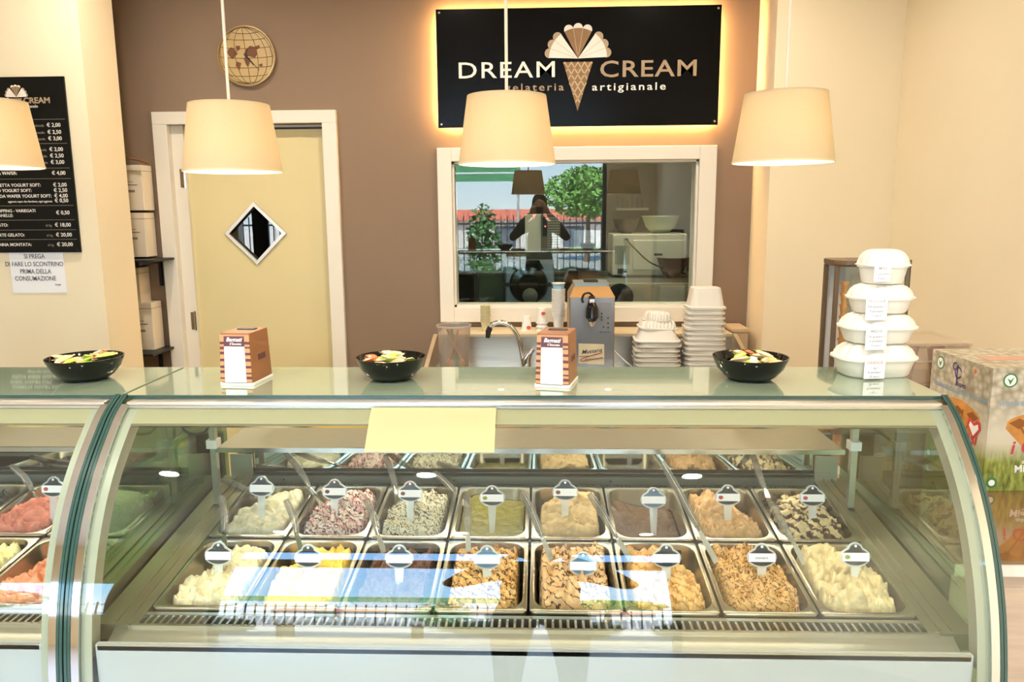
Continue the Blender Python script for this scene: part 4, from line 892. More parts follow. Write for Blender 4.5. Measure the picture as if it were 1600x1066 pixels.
bm = new(); bx(bm, -.035, .035, .11, .2, tz+.016, tz+.024); obj('lid_knob', bm, blackm, lid)
C_ = lambda x, y, dy=0: (lambda q: V(q.x-cmn.location.x, dy, q.z-DK))(atY(x, y, Ym))
pnl = obj('control_panel', prism(new(), [tuple(C_(x, y).xz) for x, y in ((936, 520), (955, 520), (955, 473), (936, 473))], .002, fplane(0, 0, 0)), mat('ctrl_grey', '85878a', .4), cmn)
for x, y in ((940, 490), (940, 496), (940, 500), (950, 497), (950, 505), (950, 512), (943, 511)):
    q = C_(x, y); bm = new(); lathe(bm, [(.0045, 0), (.004, .003)], 10); obj('button', bm, ink, pnl, loc=(q.x, -.002, q.z), rot=FACE)
q = C_(945.5, 519.5); text('lettering', 'Microtronic', .011, ink, pnl, (q.x, -.003, q.z), align='CENTER')
sp = C_(924, 485)
bm = new(); tube(bm, [V(sp.x, -.02, C_(924, 472).z), V(sp.x, -.05, C_(924, 480).z), V(sp.x, -.055, C_(924, 494).z), V(sp.x, -.05, C_(924, 500).z)], [.018, .030, .031, .016], 18); spt = obj('cream_spout', bm, black, cmn, smooth=True)
bm = new(); tube(bm, [V(sp.x, -.05, C_(924, 496).z), V(sp.x, -.05, C_(924, 503).z), V(sp.x, -.05, C_(924, 508).z)], [.02, .017, .010], 14); obj('nozzle_tip', bm, chrome, spt, smooth=True)
obj('spout_block', bx(new(), sp.x-.014, sp.x+.014, -.045, .0, C_(924, 478).z, C_(924, 462).z), blackm, cmn); obj('spout_tag', bx(new(), sp.x-.012, sp.x+.012, -.048, -.045, C_(924, 478).z, C_(924, 466).z), strip_m, cmn)
bm = new(); tube(bm, spline([C_(926, 462, -.02), C_(920, 457, -.03), C_(912, 459, -.03), C_(909, 467, -.03), C_(911, 472, -.03)], 6), .0055, 8); obj('hose', bm, blackm, cmn, smooth=True)
sgn = obj('name_plate', prism(new(), [tuple(C_(x, y).xz) for x, y in ((904, 568), (944, 570), (944, 538), (904, 537))], .002, fplane(0, 0, 0)), mat('plate_cream', 'e3d6b2', .5), cmn)
q = C_(924.5, 551.5); o = text('lettering', 'Mussana', .030, ink, sgn, (q.x, -.0028, q.z), align='CENTER', shear=.35, bold=.004, rot=(PI/2, -.12, 0)); 
q = C_(928, 561.5); text('lettering', 'SAHNE-AUTOMATEN', .0095, ink, sgn, (q.x, -.0028, q.z), align='CENTER', shear=.35, rot=(PI/2, -.1, 0))
bm = new(); tube(bm, spline([C_(905, 557, -.003), C_(922, 556, -.003), C_(941, 551, -.003), C_(930, 553.5, -.003), C_(908, 561, -.003), C_(912, 564, -.003), C_(942, 559, -.003)], 6), .0016, 6); obj('red_flourish', bm, mat('red_line', '9c2f2c', .6), sgn)
q = C_(934, 572); bm = new(); tube(bm, spline([V(hw+.004, .1, .1), V(hw+.06, .06, .05), V(hw+.10, .05, .012), V(hw+.02, -.02, .006)], 6), .004, 6); obj('power_cable', bm, white, cmn, smooth=True)

# stacks of white takeaway tubs
tubm = mat('tub_white', 'e2dbce', .5)
def tub_mesh(w, l, h, up=True):
    bm = new(); s = 1 if up else -1
    L = [rrect(w*.72, l*.72, .03, 0), rrect(w*.90, l*.90, .04, s*h*.88), rrect(w*.97, l*.97, .04, s*h*.9), rrect(w, l, .04, s*h*.9), rrect(w, l, .04, s*h*1.0), rrect(w*.93, l*.93, .04, s*h*1.0), rrect(w*.88, l*.88, .038, s*h*.9), rrect(w*.70, l*.70, .028, s*.004)]
    return loft(bm, L)
def tub_stack(px, Y, wpx, ytop, n, hh, lab, grp, taper=0.):
    b = atY(px, 575, Y); top = atY(px, ytop, Y).z; w_ = wpx/FPX*Y; step = (top-DK-hh)/(n-1)
    me = obj('takeaway_tub', tub_mesh(w_, w_*.9, hh, False), tubm, smooth=True)
    for i in range(n):
        o = me if i == 0 else me.copy()
        if i: COL.objects.link(o)
        o.location = (b.x+random.uniform(-.004, .004), Y, DK+hh+i*step); o.rotation_euler = (0, 0, random.uniform(-.06, .06)); sc = 1-taper*i/n; o.scale = (sc, sc, 1); tag(o, lab, 'tub', grp)
    return DK+hh+(n-1)*step, b.x
zt, xx = tub_stack(1025, 3.8, 71, 512, 8, .06, 'white upturned foam tub in the lower stack right of cream machine', 'white foam tubs, lower stack')
for i, (sc, dz, rz, lab) in enumerate(((.92, .0, .05, 'ribbed white foam lid tilted on the lower tub stack'), (.72, .036, -.1, 'small ribbed white foam lid topping the lower tub stack'))):
    bm = new(); w_ = 66/FPX*3.8*sc
    loft(bm, [rrect(w_, w_*.8, .04, 0), rrect(w_, w_*.8, .04, .006), rrect(w_*.93, w_*.74, .04, .007), rrect(w_*.86, w_*.66, .04, .03), rrect(w_*.7, w_*.5, .035, .042)])
    for kx in range(-4, 5):
        tube(bm, [(kx*w_*.09, -w_*.36, .008), (kx*w_*.088, -w_*.31, .034), (kx*w_*.08, -w_*.2, .0425)], .005, 6)
    o = obj('foam_clamshell', bm, tubm, smooth=True); o.location = (xx, 3.8, zt+dz+.001); o.rotation_euler = (.04*(1-i), .03, rz); tag(o, lab, 'lid', 'foam lids')
zt2, xx2 = tub_stack(1097, 3.8, 66, 449, 14, .10, 'white upturned tub in the tall stack below the window corner', 'white tubs, tall stack', .12)
bm = new(); lathe(bm, [(.055, 0), (.055, .006), (.048, .008), (.040, .04), (.022, .058), (.012, .061)], 28); o = obj('dome_lid', bm, tubm, smooth=True); q = atY(1098, 578, 3.55); o.location = (q.x, 3.60, DK+.0); tag(o, 'small white dome lid in front of the tall tub stack', 'lid')
bk = thing('bench_box', 'low beige carton at right end of the sink bench', 'box', (atY(1150, 545, 4.15).x, 4.15, 0)); obj('box_body', bx(new(), -.04, .04, -.08, .12, 0, lz+.005), mat('beige_box', 'b99f7c', .6), bk); obj('box_lid', bx(new(), -.045, .045, -.085, .125, lz+.005, lz+.02), mat('beige_box2', 'c4ad8a', .6), bk)

# ================================================================ things on the counter top
CT = 1.25
def candy_bowl(px, py, lab, R, seed, where):
    p = atZ(px, py, CT); t = thing('candy_bowl', lab, 'bowl', p + V(0, 0, .0005), 0, 'black bowls on the counter'); H = .048
    bm = new(); N = 40
    prof = [(R*.52, 0), (R*.70, H*.18), (R*.88, H*.52), (R*.985, H*.92), (R, H), (R*.965, H), (R*.86, H*.56), (R*.66, H*.24), (R*.3, .006)]
    lathe(bm, prof, N); obj('bowl_body', bm, black, t, smooth=True)
    bm = new(); lathe(bm, [(R*.52, -.0004), (R*.52, .004), (R*.46, .004), (R*.46, -.0004)], N, cap0=False, cap1=False); obj('foot_ring', bm, black, t, smooth=True)
    Rn = random.Random(seed); cols = ['b9cf57', 'd9c08e', 'ef7f4c', 'e0d3b0', 'c3d36b', 'cbb58c', 'e9dcc0', 'b9cf57', 'd8b27a']
    for i in range(24):
        a = Rn.uniform(0, 6.28); rr = R*.66*math.sqrt(Rn.random()); ln, wd = .044, .018
        bm = new(); prof2 = [(-ln/2, .9, .0012), (-ln*.40, .7, .001), (-ln*.3, 1, .004), (0, 1.05, .0055), (ln*.3, 1, .004), (ln*.40, .7, .001), (ln/2, .9, .0012)]
        loft(bm, [[V(x, -wd/2*w_, 0), V(x, -wd/4*w_, -h_), V(x, wd/4*w_, -h_), V(x, wd/2*w_, 0), V(x, wd/4*w_, h_), V(x, -wd/4*w_, h_)] for x, w_, h_ in prof2])
        c = cols[(i+seed) % len(cols)]
        o = obj('wrapped_sweet', bm, mat('wrap_'+c, c, .25, coat=.3), smooth=True, angle=60); o.location = p + V(rr*math.cos(a), rr*math.sin(a), H*(.70+.34*Rn.random())); o.rotation_euler = (Rn.uniform(-.35, .35), Rn.uniform(-.45, .45), Rn.uniform(0, 3.1))
        tag(o, 'shiny wrapped sweet lying in the black bowl %s' % where, 'sweet', 'sweets in bowl %s' % where)
candy_bowl(136, 592, 'black glossy bowl of sweets on the left display case', .077, 1, 'on the left case')
candy_bowl(612, 592, 'black glossy bowl of sweets between the two napkin dispensers', .073, 3, 'between the napkin dispensers')
candy_bowl(1171, 592, 'black glossy bowl of sweets beside the foam container tower', .077, 5, 'beside the foam tower')
nd_o = mat('dispenser_orange', '96603a', .35, noise_amt=.06, noise_scale=20); nd_l = mat('dispenser_wafer', 'c78f62', .5); nd_d = mat('dispenser_brown', '5b3238', .5)
def napkins(px, py, rz, lab):
    p = atZ(px, py, CT); t = thing('napkin_dispenser', lab, 'dispenser', p + V(0, 0, .0003), rz, 'napkin dispensers on the counter'); W_, D_, H_ = .070, .094, .108
    bm = new(); loft(bm, [rrect(W_+.004, D_+.004, .006, 0), rrect(W_+.004, D_+.004, .006, .005), rrect(W_, D_, .006, .006)]); obj('base', bm, white, t, bevel=.0)
    k_ = .91
    bm = new(); loft(bm, [rrect(W_, D_, .005, .006), rrect(W_*k_, D_*k_, .005, H_)]); obj('shell', bm, nd_o, t)
    y0 = -D_/2
    def fp(x, z): s = 1-(1-k_)*z/H_; return V(x*s, y0*s-.0012, z)
    def strip(bm, xa, xb, za, zb, th=.0012):
        A = [fp(xa, za), fp(xb, za), fp(xb, zb), fp(xa, zb)]; loft(bm, [A, [v+V(0, -th, 0) for v in A]])
    bm = new(); strip(bm, -.034, .034, .008, H_-.003); front = obj('front_panel', bm, nd_l, t)
    Rn = random.Random(3)
    for s in (-1, 1):
        z = .014; bm = new()
        for q_ in range(7):
            hh = Rn.choice((.003, .005, .0055)); a, b = (.023, .034) if s > 0 else (-.034, -.025); strip(bm, a, b, z, z+hh, .0018); z += hh+Rn.choice((.005, .0075, .009))
        ws = obj('wafer_stripe', bm, nd_d, front); ws['kind'] = 'stuff'
    bm = new(); strip(bm, -.0245, .0225, H_-.028, H_-.006, .002); hd = obj('header', bm, nd_d, front)
    q = fp(-.001, H_-.0165); text('lettering', 'Bagnati', .0115, paper, hd, (q.x, q.y-.0024, q.z), align='CENTER', shear=.3, bold=.02); q = fp(.003, H_-.0235); text('lettering', 'il biscotto', .0062, paper, hd, (q.x, q.y-.0024, q.z), align='CENTER', bold=.01)
    bm = new(); strip(bm, -.0235, .0225, .007, H_-.027, .0035); obj('napkin', bm, mat('napkin_white', 'f7f6f4', .8), t, bevel=.001)
    bm = new(); s_ = .955
    A = [V(W_/2*s_, -.014, .048), V(W_/2*s_, .018, .048), V(W_/2*s_, .018, .060), V(W_/2*s_, -.014, .060)]; loft(bm, [A, [v+V(.0012, 0, 0) for v in A]]); obj('side_mark', bm, nd_d, t)
    bm = new(); loft(bm, [rrect(.04, .02, .004, H_-.001, cy=.012), rrect(.038, .018, .004, H_+.002, cy=.012)]); obj('top_slot', bm, blackm, t)
napkins(387, 595, -.09, 'orange wafer print napkin dispenser in front of the yellow door')
napkins(870, 598, -.22, 'orange wafer print napkin dispenser in front of the cream machine')
# foam container tower
foam = mat('foam_white', 'e4ded2', .55)
base_p = atZ(1363, 585, CT); z = CT; TS = .935
for i, (w_, l_, hb, hl, rz, ttl, body, lab) in enumerate(((.182, .120, .044, .034, .12, 'GRANDE', ('1 kg =', '8 porzioni', '20 euro'), 'largest white foam gelato container at the bottom of the tower'), (.168, .112, .036, .032, .10, 'MEDIA', ('750 grammi =', '6 porzioni', '15 euro'), 'second white foam container from the bottom of the tower'), (.143, .10, .034, .032, .06, 'PICCOLA', ('500 grammi =', '4 porzioni', '10 euro'), 'third white foam container from the bottom of the tower'), (.110, .09, .040, .036, .05, 'MINI', ('2 porzioni', '5 euro'), 'small white foam container topping the tower'))):
    w_, l_, hb, hl = w_*TS, l_*TS, hb*.92, hl*.92
    t = thing('foam_container', lab, 'container', (base_p.x+(0, .002, .004, .006)[i], base_p.y, z+.0003), rz, 'foam containers in the tower')
    bm = new(); r = .045
    loft(bm, [rrect(w_*.74, l_*.74, r*.7, 0), rrect(w_*.80, l_*.80, r*.75, .004), rrect(w_*.92, l_*.92, r*.85, hb*.9), rrect(w_*.99, l_*.99, r*.9, hb*.92), rrect(w_*.99, l_*.99, r*.9, hb)]); obj('tray', bm, foam, t, smooth=True)
    bm = new(); loops = []; n_ = 60
    for (fz_, fs) in ((0, 1.0), (.06, 1.0), (.09, .95), (.30, .925), (.55, .86), (.78, .75), (.93, .6), (1., .42)):
        lp = []
        for q_ in range(n_):
            a = 2*PI*q_/n_; rp = (abs(math.cos(a))**4+abs(math.sin(a))**4)**-.25; fl = 1 - (.12*max(0, math.cos(9*a))**2*(1 if abs(math.sin(a)) > .2 else .3) if .2 < fz_ < .98 else 0); lp.append(V(w_/2*fs*fl*rp*math.cos(a)*.96, l_/2*fs*fl*rp*math.sin(a)*.96, hb+fz_*hl))
        loops.append(lp)
    loft(bm, loops); obj('lid', bm, foam, t, smooth=True, angle=55)
    cw, ch = (.044, (.041, .046, .046)[i]) if i < 3 else (.034, .034); cx_ = -.030 if i < 3 else -.022
    bm = new(); bx(bm, cx_-cw/2, cx_+cw/2, -l_/2*.99-.003, -l_/2*.99-.002, hb+.004-ch, hb+.004); cd_ = obj('price_card', bm, paper, t)
    text('lettering', ttl, .0085, mat('card_red', 'd88f86', .7) if i == 0 else mat('card_grey', 'a9a3a0', .7), cd_, (cx_, -l_/2*.99-.0035, hb-.006), align='CENTER', bold=.01, ext=.0001)
    for j, s_ in enumerate(body): text('lettering', s_, .0068, mat('card_ink', '85808a', .7), cd_, (cx_, -l_/2*.99-.0035, hb-.0165-j*.0092), align='CENTER', ext=.0001)
    z += hb+hl

# ================================================================ right side counter with cones and boxes
SZ = .90
rc = thing('side_counter', 'wood fronted side counter with glossy brown top at right', 'counter', (1.28, 1.49, 0))
obj('cabinet', bx(new(), -.44, .46, .02, 1.3, 0, SZ-.035), mat('pink_wood', 'c9b19a', .5, noise_amt=.12, noise_scale=3, stretch=(2, 2, 22)), rc)
obj('white_edge', bx(new(), -.445, .46, 0, 1.3, SZ-.035, SZ-.008), mat('edge_white', 'e9dfd2', .4), rc)
obj('top', bx(new(), -.448, .465, -.002, 1.32, SZ-.008, SZ), mat('brown_gloss', '7d5c3a', .06, coat=.8), rc)
# cone carton
wafer = mat('wafer_brown', 'c4853f', .6, noise_amt=.2, noise_scale=30); wafer_d = mat('wafer_dark', '8a5220', .6)
art = bpy.data.materials.new('carton_print'); art.use_nodes = True; nt = art.node_tree; bs = nt.nodes['Principled BSDF']; bs.inputs['Roughness'].default_value = .35
tcn = nt.nodes.new('ShaderNodeTexCoord'); sp_ = nt.nodes.new('ShaderNodeSeparateXYZ'); nt.links.new(tcn.outputs['Object'], sp_.inputs[0])
vo = nt.nodes.new('ShaderNodeTexVoronoi'); vo.inputs['Scale'].default_value = 55; nt.links.new(tcn.outputs['Object'], vo.inputs[0])
r1 = nt.nodes.new('ShaderNodeValToRGB'); r1.color_ramp.elements[0].color = lin('d6cdba'); r1.color_ramp.elements[1].color = lin('938870'); nt.links.new(vo.outputs['Distance'], r1.inputs[0]); r1.color_ramp.elements[1].position = .8
nz_ = nt.nodes.new('ShaderNodeTexNoise'); nz_.inputs['Scale'].default_value = 40; nz_.inputs['Detail'].default_value = 6; mp = nt.nodes.new('ShaderNodeMapping'); mp.inputs['Scale'].default_value = (3, 3, .8); nt.links.new(tcn.outputs['Object'], mp.inputs[0]); nt.links.new(mp.outputs[0], nz_.inputs[0])
r2 = nt.nodes.new('ShaderNodeValToRGB'); r2.color_ramp.elements[0].color = lin('4f5a22'); r2.color_ramp.elements[1].color = lin('a9b05a'); r2.color_ramp.elements[0].position = .3; r2.color_ramp.elements[1].position = .7; nt.links.new(nz_.outputs[0], r2.inputs[0])
def ramp2(lo, hi):
    r = nt.nodes.new('ShaderNodeMapRange'); r.inputs['From Min'].default_value = lo; r.inputs['From Max'].default_value = hi; nt.links.new(sp_.outputs['Z'], r.inputs[0]); return r.outputs[0]
m1 = nt.nodes.new('ShaderNodeMix'); m1.data_type = 'RGBA'; nt.links.new(ramp2(.15, .24), m1.inputs['Factor']); m1.inputs['A'].default_value = lin('cdc5b0'); nt.links.new(r1.outputs[0], m1.inputs['B'])
m2 = nt.nodes.new('ShaderNodeMix'); m2.data_type = 'RGBA'; nt.links.new(ramp2(.075, .125), m2.inputs['Factor']); nt.links.new(r2.outputs[0], m2.inputs['A']); nt.links.new(m1.outputs['Result'], m2.inputs['B']); nt.links.new(m2.outputs['Result'], bs.inputs['Base Color'])
BH, BWd, BD = .312, .27, .27
corner = atZ(1534, 768, SZ)
rzb = math.radians(38)
cb = thing('cone_carton', 'printed cardboard box of rice cones on the side counter', 'box', (corner.x, corner.y, SZ+.0005), 0)
# local frame: corner at origin, right face runs along +u, left face along +v
u = V(math.cos(rzb-.62), math.sin(rzb-.62), 0); v = V(-u.y, u.x, 0)
bm = new(); A = [V(0, 0, 0), u*BWd, u*BWd+v*BD, v*BD]; loft(bm, [A, [q+V(0, 0, BH) for q in A]]); obj('box_body', bm, art, cb)
obj('lid_tape', loft(new(), [[u*.05+v*.1+V(0, 0, BH), u*.22+v*.1+V(0, 0, BH), u*.22+v*.15+V(0, 0, BH), u*.05+v*.15+V(0, 0, BH)], [u*.05+v*.1+V(0, 0, BH+.001), u*.22+v*.1+V(0, 0, BH+.001), u*.22+v*.15+V(0, 0, BH+.001), u*.05+v*.15+V(0, 0, BH+.001)]]), mat('tape_pink', 'c99c86', .5), cb)
red = mat('print_red', 'c4413f', .5); vio = mat('print_violet', '4a3a6e', .5); grn = mat('print_green', '3f7a48', .5); gry = mat('print_bluegrey', '8fa0ae', .5); wht = mat('print_white', 'f2efe8', .5)
def face_art(name, o_, ax, nn, W_):
    """flat print on one face: ax = direction of reading, nn = outward normal"""
    F = Matrix(((ax.x, 0, nn.x, o_.x), (ax.y, 0, nn.y, o_.y), (0, 1, 0, o_.z), (0, 0, 0, 1)))
    host = obj(name, prism(new(), [(W_*.02, BH*.02), (W_*.98, BH*.02), (W_*.98, BH*.98), (W_*.02, BH*.98)], .0004, F), art, cb)
    def T(s, x, z, size, m_, bold=0., shear=0., rotl=0., align='CENTER', sxx=1., lift=.0011):
        o = text('lettering', s, size, m_, host, (0, 0, 0), (0, 0, 0), align=align, bold=bold, shear=shear, ext=.0001, sx=sxx)
        o.data.transform(F @ Matrix.Translation((x, z, lift)) @ Matrix.Rotation(rotl, 4, 'Z')); return o
    def S(nm, poly, m_, lift=.0006): return obj(nm, prism(new(), poly, .0003, F @ Matrix.Translation((0, 0, lift))), m_, host)
    S('round_badge', [(W_*.16+.018*math.cos(t*PI/10), BH*.905+.018*math.sin(t*PI/10)) for t in range(20)], grn); S('round_badge', [(W_*.16+.014*math.cos(t*PI/10), BH*.905+.014*math.sin(t*PI/10)) for t in range(20)], wht, .0009)
    S('leaf_mark', [(W_*.16-.008, BH*.905+.006), (W_*.16, BH*.905-.011), (W_*.16+.009, BH*.905+.009), (W_*.16, BH*.905+.0)], grn, .0012)
    cx_, cz_ = W_*.46, BH*.885
    for a0, a1, rr, dx, dz in ((20, 330, .016, .004, -.004), (60, 300, .011, -.012, .010)):
        P_ = [(cx_+dx+rr*math.cos(math.radians(a0+(a1-a0)*t/16)), cz_+dz+rr*math.sin(math.radians(a0+(a1-a0)*t/16))) for t in range(17)]; P2 = [(cx_+dx+(rr-.004)*math.cos(math.radians(a1-(a1-a0)*t/16)), cz_+dz+(rr-.004)*math.sin(math.radians(a1-(a1-a0)*t/16))) for t in range(17)]; S('swirl_logo', P_+P2, vio)
    S('swirl_logo', [(cx_-.003, cz_-.04), (cx_+.001, cz_-.04), (cx_+.002, cz_+.015), (cx_-.003, cz_+.015)], vio)
    T('tupes', cx_+.022, cz_-.038, .019, vio); S('orange_mark', [(W_*.74+.007*math.cos(t), BH*.93+.007*math.sin(t)) for t in (0, 1, 2, 3, 4, 5)], mat('mark_orange', 'cf7a34', .5))
    T('VEGANI SENZA GLUTINE E LATTOSIO', W_*.52, BH*.70, .0165, gry, bold=.03, sxx=.86)
    cx_, z1, z0 = W_*.52, BH*.60, BH*.26
    fan = [(cx_+(.105)*math.sin(math.radians(a))*(1+.06*math.cos(math.radians(a*7))), z1-.045+.062*math.cos(math.radians(a*.9))) for a in range(-80, 81, 10)]
    S('cone_picture', fan + [(cx_+.018, z0), (cx_-.018, z0)], wafer)
    for q_ in (-.06, -.02, .02, .06): S('cone_picture_rib', [(cx_+q_*.22-.001, z0+.01), (cx_+q_*.22+.001, z0+.01), (cx_+q_*1.2+.003, z1-.005), (cx_+q_*1.2-.003, z1-.005)], wafer_d, .0012)
    for q_ in (-.065, 0, .065): S('cone_picture_hollow', [(cx_+q_-.025, z1-.012), (cx_+q_, z1-.028), (cx_+q_+.025, z1-.012), (cx_+q_, z1-.0)], wafer_d, .0010)
    hx, hz = W_*.80, BH*.47; S('heart_badge', [(hx, hz-.03), (hx+.03, hz+.004), (hx+.024, hz+.022), (hx+.008, hz+.022), (hx, hz+.012), (hx-.008, hz+.022), (hx-.024, hz+.022), (hx-.03, hz+.004)], red, .0014); S('heart_badge', [(hx, hz-.020), (hx+.020, hz+.003), (hx+.016, hz+.014), (hx, hz+.006), (hx-.016, hz+.014), (hx-.020, hz+.003)], wht, .0018)
    T('i Gustosi', W_*.54, BH*.325, .048, red, bold=.02, shear=.2, rotl=.06, lift=.0016); T('dalla selezione del', W_*.52, BH*.24, .0135, wht, bold=.025, rotl=.08, shear=.15); T('Miglior Riso', W_*.52, BH*.17, .027, wht, bold=.02, rotl=.08)
    S('round_badge', [(W_*.08+.014*math.cos(t*PI/10), BH*.07+.014*math.sin(t*PI/10)) for t in range(20)], grn); S('round_badge', [(W_*.08+.008*math.cos(t*PI/10), BH*.07+.008*math.sin(t*PI/10)) for t in range(20)], wht, .001)
face_art('right_face', V(0, 0, 0), u, V(u.y, -u.x, 0), BWd)
face_art('left_face', v*BD, -v, V(-u.x, -u.y, 0), BD)
# clear plastic boxes of cones
pl = glass('clear_box', 'f3ece2', haze=.16)
zz = SZ+.0005
for i, (w_, d_, h_, lv, lab) in enumerate(((.20, .24, .105, 'lowest', 'lowest clear plastic box of wafer cones behind the printed carton'), (.195, .235, .085, 'middle', 'middle clear plastic box of the pile behind the printed carton'), (.19, .23, .115, 'top', 'clear plastic box with framed label topping the pile of boxes'))):
    bp_ = V(1.115+.006*i, 2.31, zz); t = thing('clear_box', lab, 'box', bp_, -.05+.03*i, 'clear plastic boxes')
    bm = new(); loft(bm, [rrect(w_*.92, d_*.92, .01, 0), rrect(w_, d_, .012, h_), rrect(w_-.006, d_-.006, .01, h_), rrect(w_*.92-.006, d_*.92-.006, .01, .003)]); obj('tray', bm, pl, t)
    bm = new(); loft(bm, [rrect(w_+.006, d_+.006, .014, h_-.004), rrect(w_+.006, d_+.006, .014, h_+.004), rrect(w_*.9, d_*.9, .012, h_+.005)]); obj('lid', bm, glass('clear_lid_%d' % i, 'f0e6d8', haze=.22), t)
    for q_ in (-1, 1): obj('side_rib', bx(new(), -w_*.42, w_*.42, q_*d_*.49-.001, q_*d_*.49+.001, h_*.55, h_*.60), glass('rib_%d%d' % (i, q_), 'f0e6d8', haze=.4), t)
    for j in range(4):
        bm = new(); lathe(bm, [(.006, 0), (.021, h_*.80), (.018, h_*.80), (.004, .004)], 14); tag(obj('wafer_cone', bm, wafer, smooth=True, loc=bp_+V(-w_*.31+j*w_*.20, -d_*.28+(j % 2)*.06, .0038)), 'tan wafer cone packed inside the %s clear plastic box' % lv, 'cone', 'wafer cones in the %s clear box' % lv)
    if i == 2:
        bm = new(); bx(bm, -.01, .035, -d_/2-.006, -d_/2-.004, .02, h_-.012); f_ = obj('label_frame', bm, mat('frame_bk', '3d352c', .5), t); obj('label_card', bx(new(), -.007, .032, -d_/2-.007, -d_/2-.006, .023, h_-.015), mat('card_cream', 'e6dcc8', .6), f_); text('lettering', 'Coni', .011, ink, f_, (.0125, -d_/2-.0075, .075), align='CENTER')
    zz += h_+.0055
# glazed cone holder
a, c = atY(1296, 410, 2.45), atY(1413, 410, 2.45); W_ = c.x-a.x; zt_ = atY(1350, 405, 2.45).z
ch = thing('cone_holder', 'tall glazed cone holder with brown frame behind the foam tower', 'display', ((a.x+c.x)/2, 2.45, SZ)); Hh = zt_-SZ
fb = mat('holder_brown', '5a4632', .4); R_ = W_/2; hexp = [V(R_*math.cos(math.radians(q_)), R_*.62*math.sin(math.radians(q_)), 0) for q_ in (200, 270-42, 270+42, 340, 20, 160)]
hexp = rrect(W_, W_*.7, W_*.22, 0, 6)
bm = new(); loft(bm, [[p_*1.0+V(0, 0, Hh-.018) for p_ in hexp], [p_*1.03+V(0, 0, Hh-.012) for p_ in hexp], [p_*1.03+V(0, 0, Hh) for p_ in hexp]]); obj('top_cap', bm, fb, ch); bm = new(); loft(bm, [[p_*1.03 for p_ in hexp], [p_*1.03+V(0, 0, .02) for p_ in hexp]]); obj('base', bm, fb, ch)
for x, y in ((-W_/2+.008, -W_*.20), (W_/2-.008, -W_*.2), (-W_/2+.008, W_*.2), (W_/2-.008, W_*.2)): bm = new(); bx(bm, x-.006, x+.006, y-.006, y+.006, .02, Hh-.018); obj('post', bm, fb, ch)
obj('glass_front', bx(new(), -W_/2+.02, W_/2-.02, -W_*.35, -W_*.35+.003, .02, Hh-.018), clear, ch); obj('back_panel', bx(new(), -W_/2+.02, W_/2-.02, W_*.3, W_*.31, .02, Hh-.018), mat('holder_back', 'd9d4cb', .4), ch); obj('inner_panel', bx(new(), -W_*.22, W_*.1, -.02, -.012, .02, Hh-.04), mat('holder_inner', '7c7060', .4), ch)
nC = 12; me = None
for i in range(nC):
    bm = new(); lathe(bm, [(.006, 0), (.011, .055), (.0135, .06), (.0135, .064), (.010, .064), (.005, .004)], 14)
    if me is None: o = obj('wafer_cone', bm, wafer, smooth=True); me = o.data
    else: bm.free(); o = bpy.data.objects.new('wafer_cone', me); COL.objects.link(o)
    o.location = (ch.location.x-W_*.32, 2.42, SZ+.0205+i*.0355); tag(o, 'tan wafer cone in the nested column inside the glazed cone holder', 'cone', 'nested cones in the holder')

# ================================================================ the photographer, seen only as a reflection
pe = thing('person', 'person in dark clothes holding a camera up with both hands', 'person', (0, -.30, 0))
def skinned(name, verts, edges, radii, m_, par, root=0, sub=2):
    me = bpy.data.meshes.new(name); me.from_pydata(verts, edges, []); o = bpy.data.objects.new(name, me); COL.objects.link(o); o.parent = par
    s = o.modifiers.new('skin', 'SKIN'); s.use_smooth_shade = True
    for i, r in enumerate(radii): sv = me.skin_vertices[0].data[i]; sv.radius = (r, r) if not isinstance(r, tuple) else r; sv.use_root = (i == root)
    u_ = o.modifiers.new('sub', 'SUBSURF'); u_.levels = 1; u_.render_levels = sub; me.materials.append(m_); return o
cloth = mat('dark_cloth', '2a2c30', .85); skin_m = mat('skin', 'c99a7c', .5)
vs = [(0, 0, .95), (0, 0, 1.12), (0, .0, 1.30), (0, 0, 1.42), (0, .02, 1.50), (0, .04, 1.57)]; es = [(0, 1), (1, 2), (2, 3), (3, 4), (4, 5)]; rs = [(.16, .11), (.14, .10), (.17, .11), (.12, .08), .055, .055]
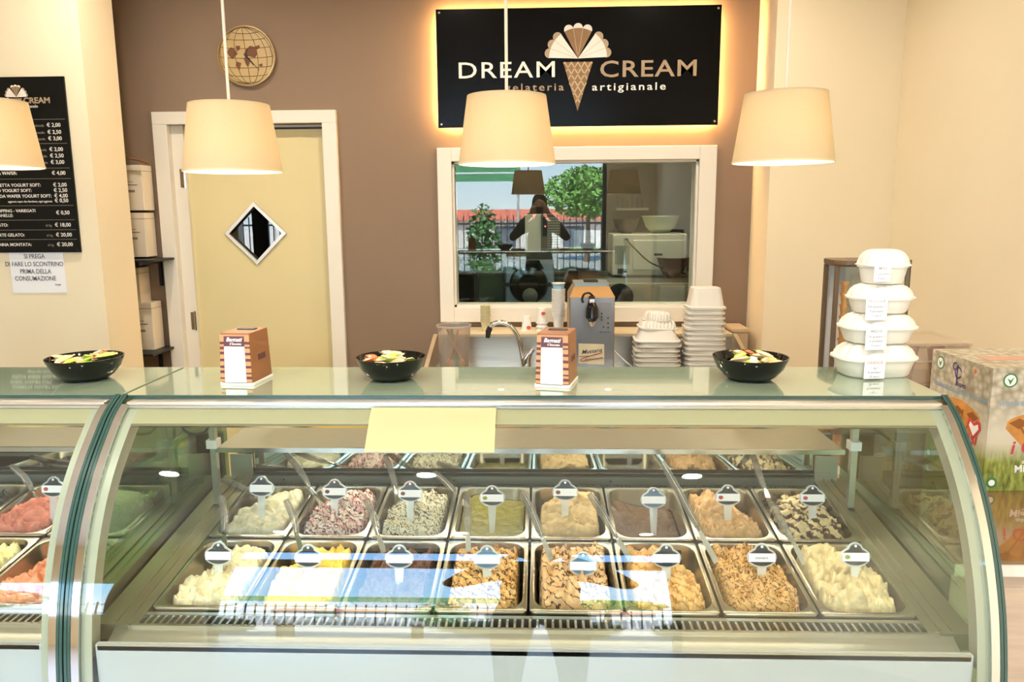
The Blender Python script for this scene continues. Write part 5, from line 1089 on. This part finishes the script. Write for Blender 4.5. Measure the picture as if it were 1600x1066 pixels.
for s in (-1, 1):
    b_ = len(vs); vs += [(s*.19, 0, 1.40), (s*.33, .06, 1.27), (s*.20, .13, 1.46), (s*.085, .155, 1.57)]; es += [(3, b_), (b_, b_+1), (b_+1, b_+2), (b_+2, b_+3)]; rs += [.062, .046, .038, .03]
    b_ = len(vs); vs += [(s*.10, 0, .88), (s*.11, .01, .50), (s*.12, -.01, .10), (s*.125, .10, .035)]; es += [(0, b_), (b_, b_+1), (b_+1, b_+2), (b_+2, b_+3)]; rs += [.095, .065, .045, (.04, .03)]
skinned('body', vs, es, rs, cloth, pe)
bm = new(); bmesh.ops.create_uvsphere(bm, u_segments=24, v_segments=16, radius=.1, matrix=Matrix.Translation((0, .06, 1.655)) @ Matrix.Diagonal((.78, .95, 1.2, 1)))
for s in (-1, 1): bmesh.ops.create_uvsphere(bm, u_segments=8, v_segments=6, radius=.02, matrix=Matrix.Translation((s*.08, .05, 1.65)) @ Matrix.Diagonal((.5, .9, 1.5, 1)))
tube(bm, [(0, .145, 1.67), (0, .165, 1.635)], [.008, .014]); obj('head', bm, skin_m, pe, smooth=True)
bm = new(); bmesh.ops.create_uvsphere(bm, u_segments=24, v_segments=14, radius=.105, matrix=Matrix.Translation((0, .045, 1.685)) @ Matrix.Diagonal((.82, .95, 1.05, 1))); obj('hair', bm, mat('hair_dark', '241a14', .7), pe, smooth=True)
for s in (-1, 1):
    bm = new(); tube(bm, [(s*.088, .155, 1.565), (s*.08, .17, 1.60), (s*.072, .18, 1.63)], [.026, .03, .024], 10)
    for f_ in range(4): tube(bm, [(s*.078, .185, 1.625-f_*.018), (s*.062, .2, 1.63-f_*.018), (s*.040, .198, 1.628-f_*.018)], [.0085, .0085, .007], 7)
    tube(bm, [(s*.07, .165, 1.60), (s*.05, .155, 1.585), (s*.035, .16, 1.58)], [.01, .009, .008], 7); obj('hand', bm, skin_m, pe, smooth=True)
hc = thing('photo_camera', 'black camera held up by the person', 'camera', (0, -.13, 1.6)); obj('camera_body', bx(new(), -.062, .062, -.02, .02, -.038, .038), blackm, hc, bevel=.005)
bm = new(); lathe(bm, [(.03, 0), (.03, .03), (.026, .04), (.02, .036)], 24); obj('lens', bm, black, hc, loc=(0, .02, 0), rot=(-PI/2, 0, 0), smooth=True)
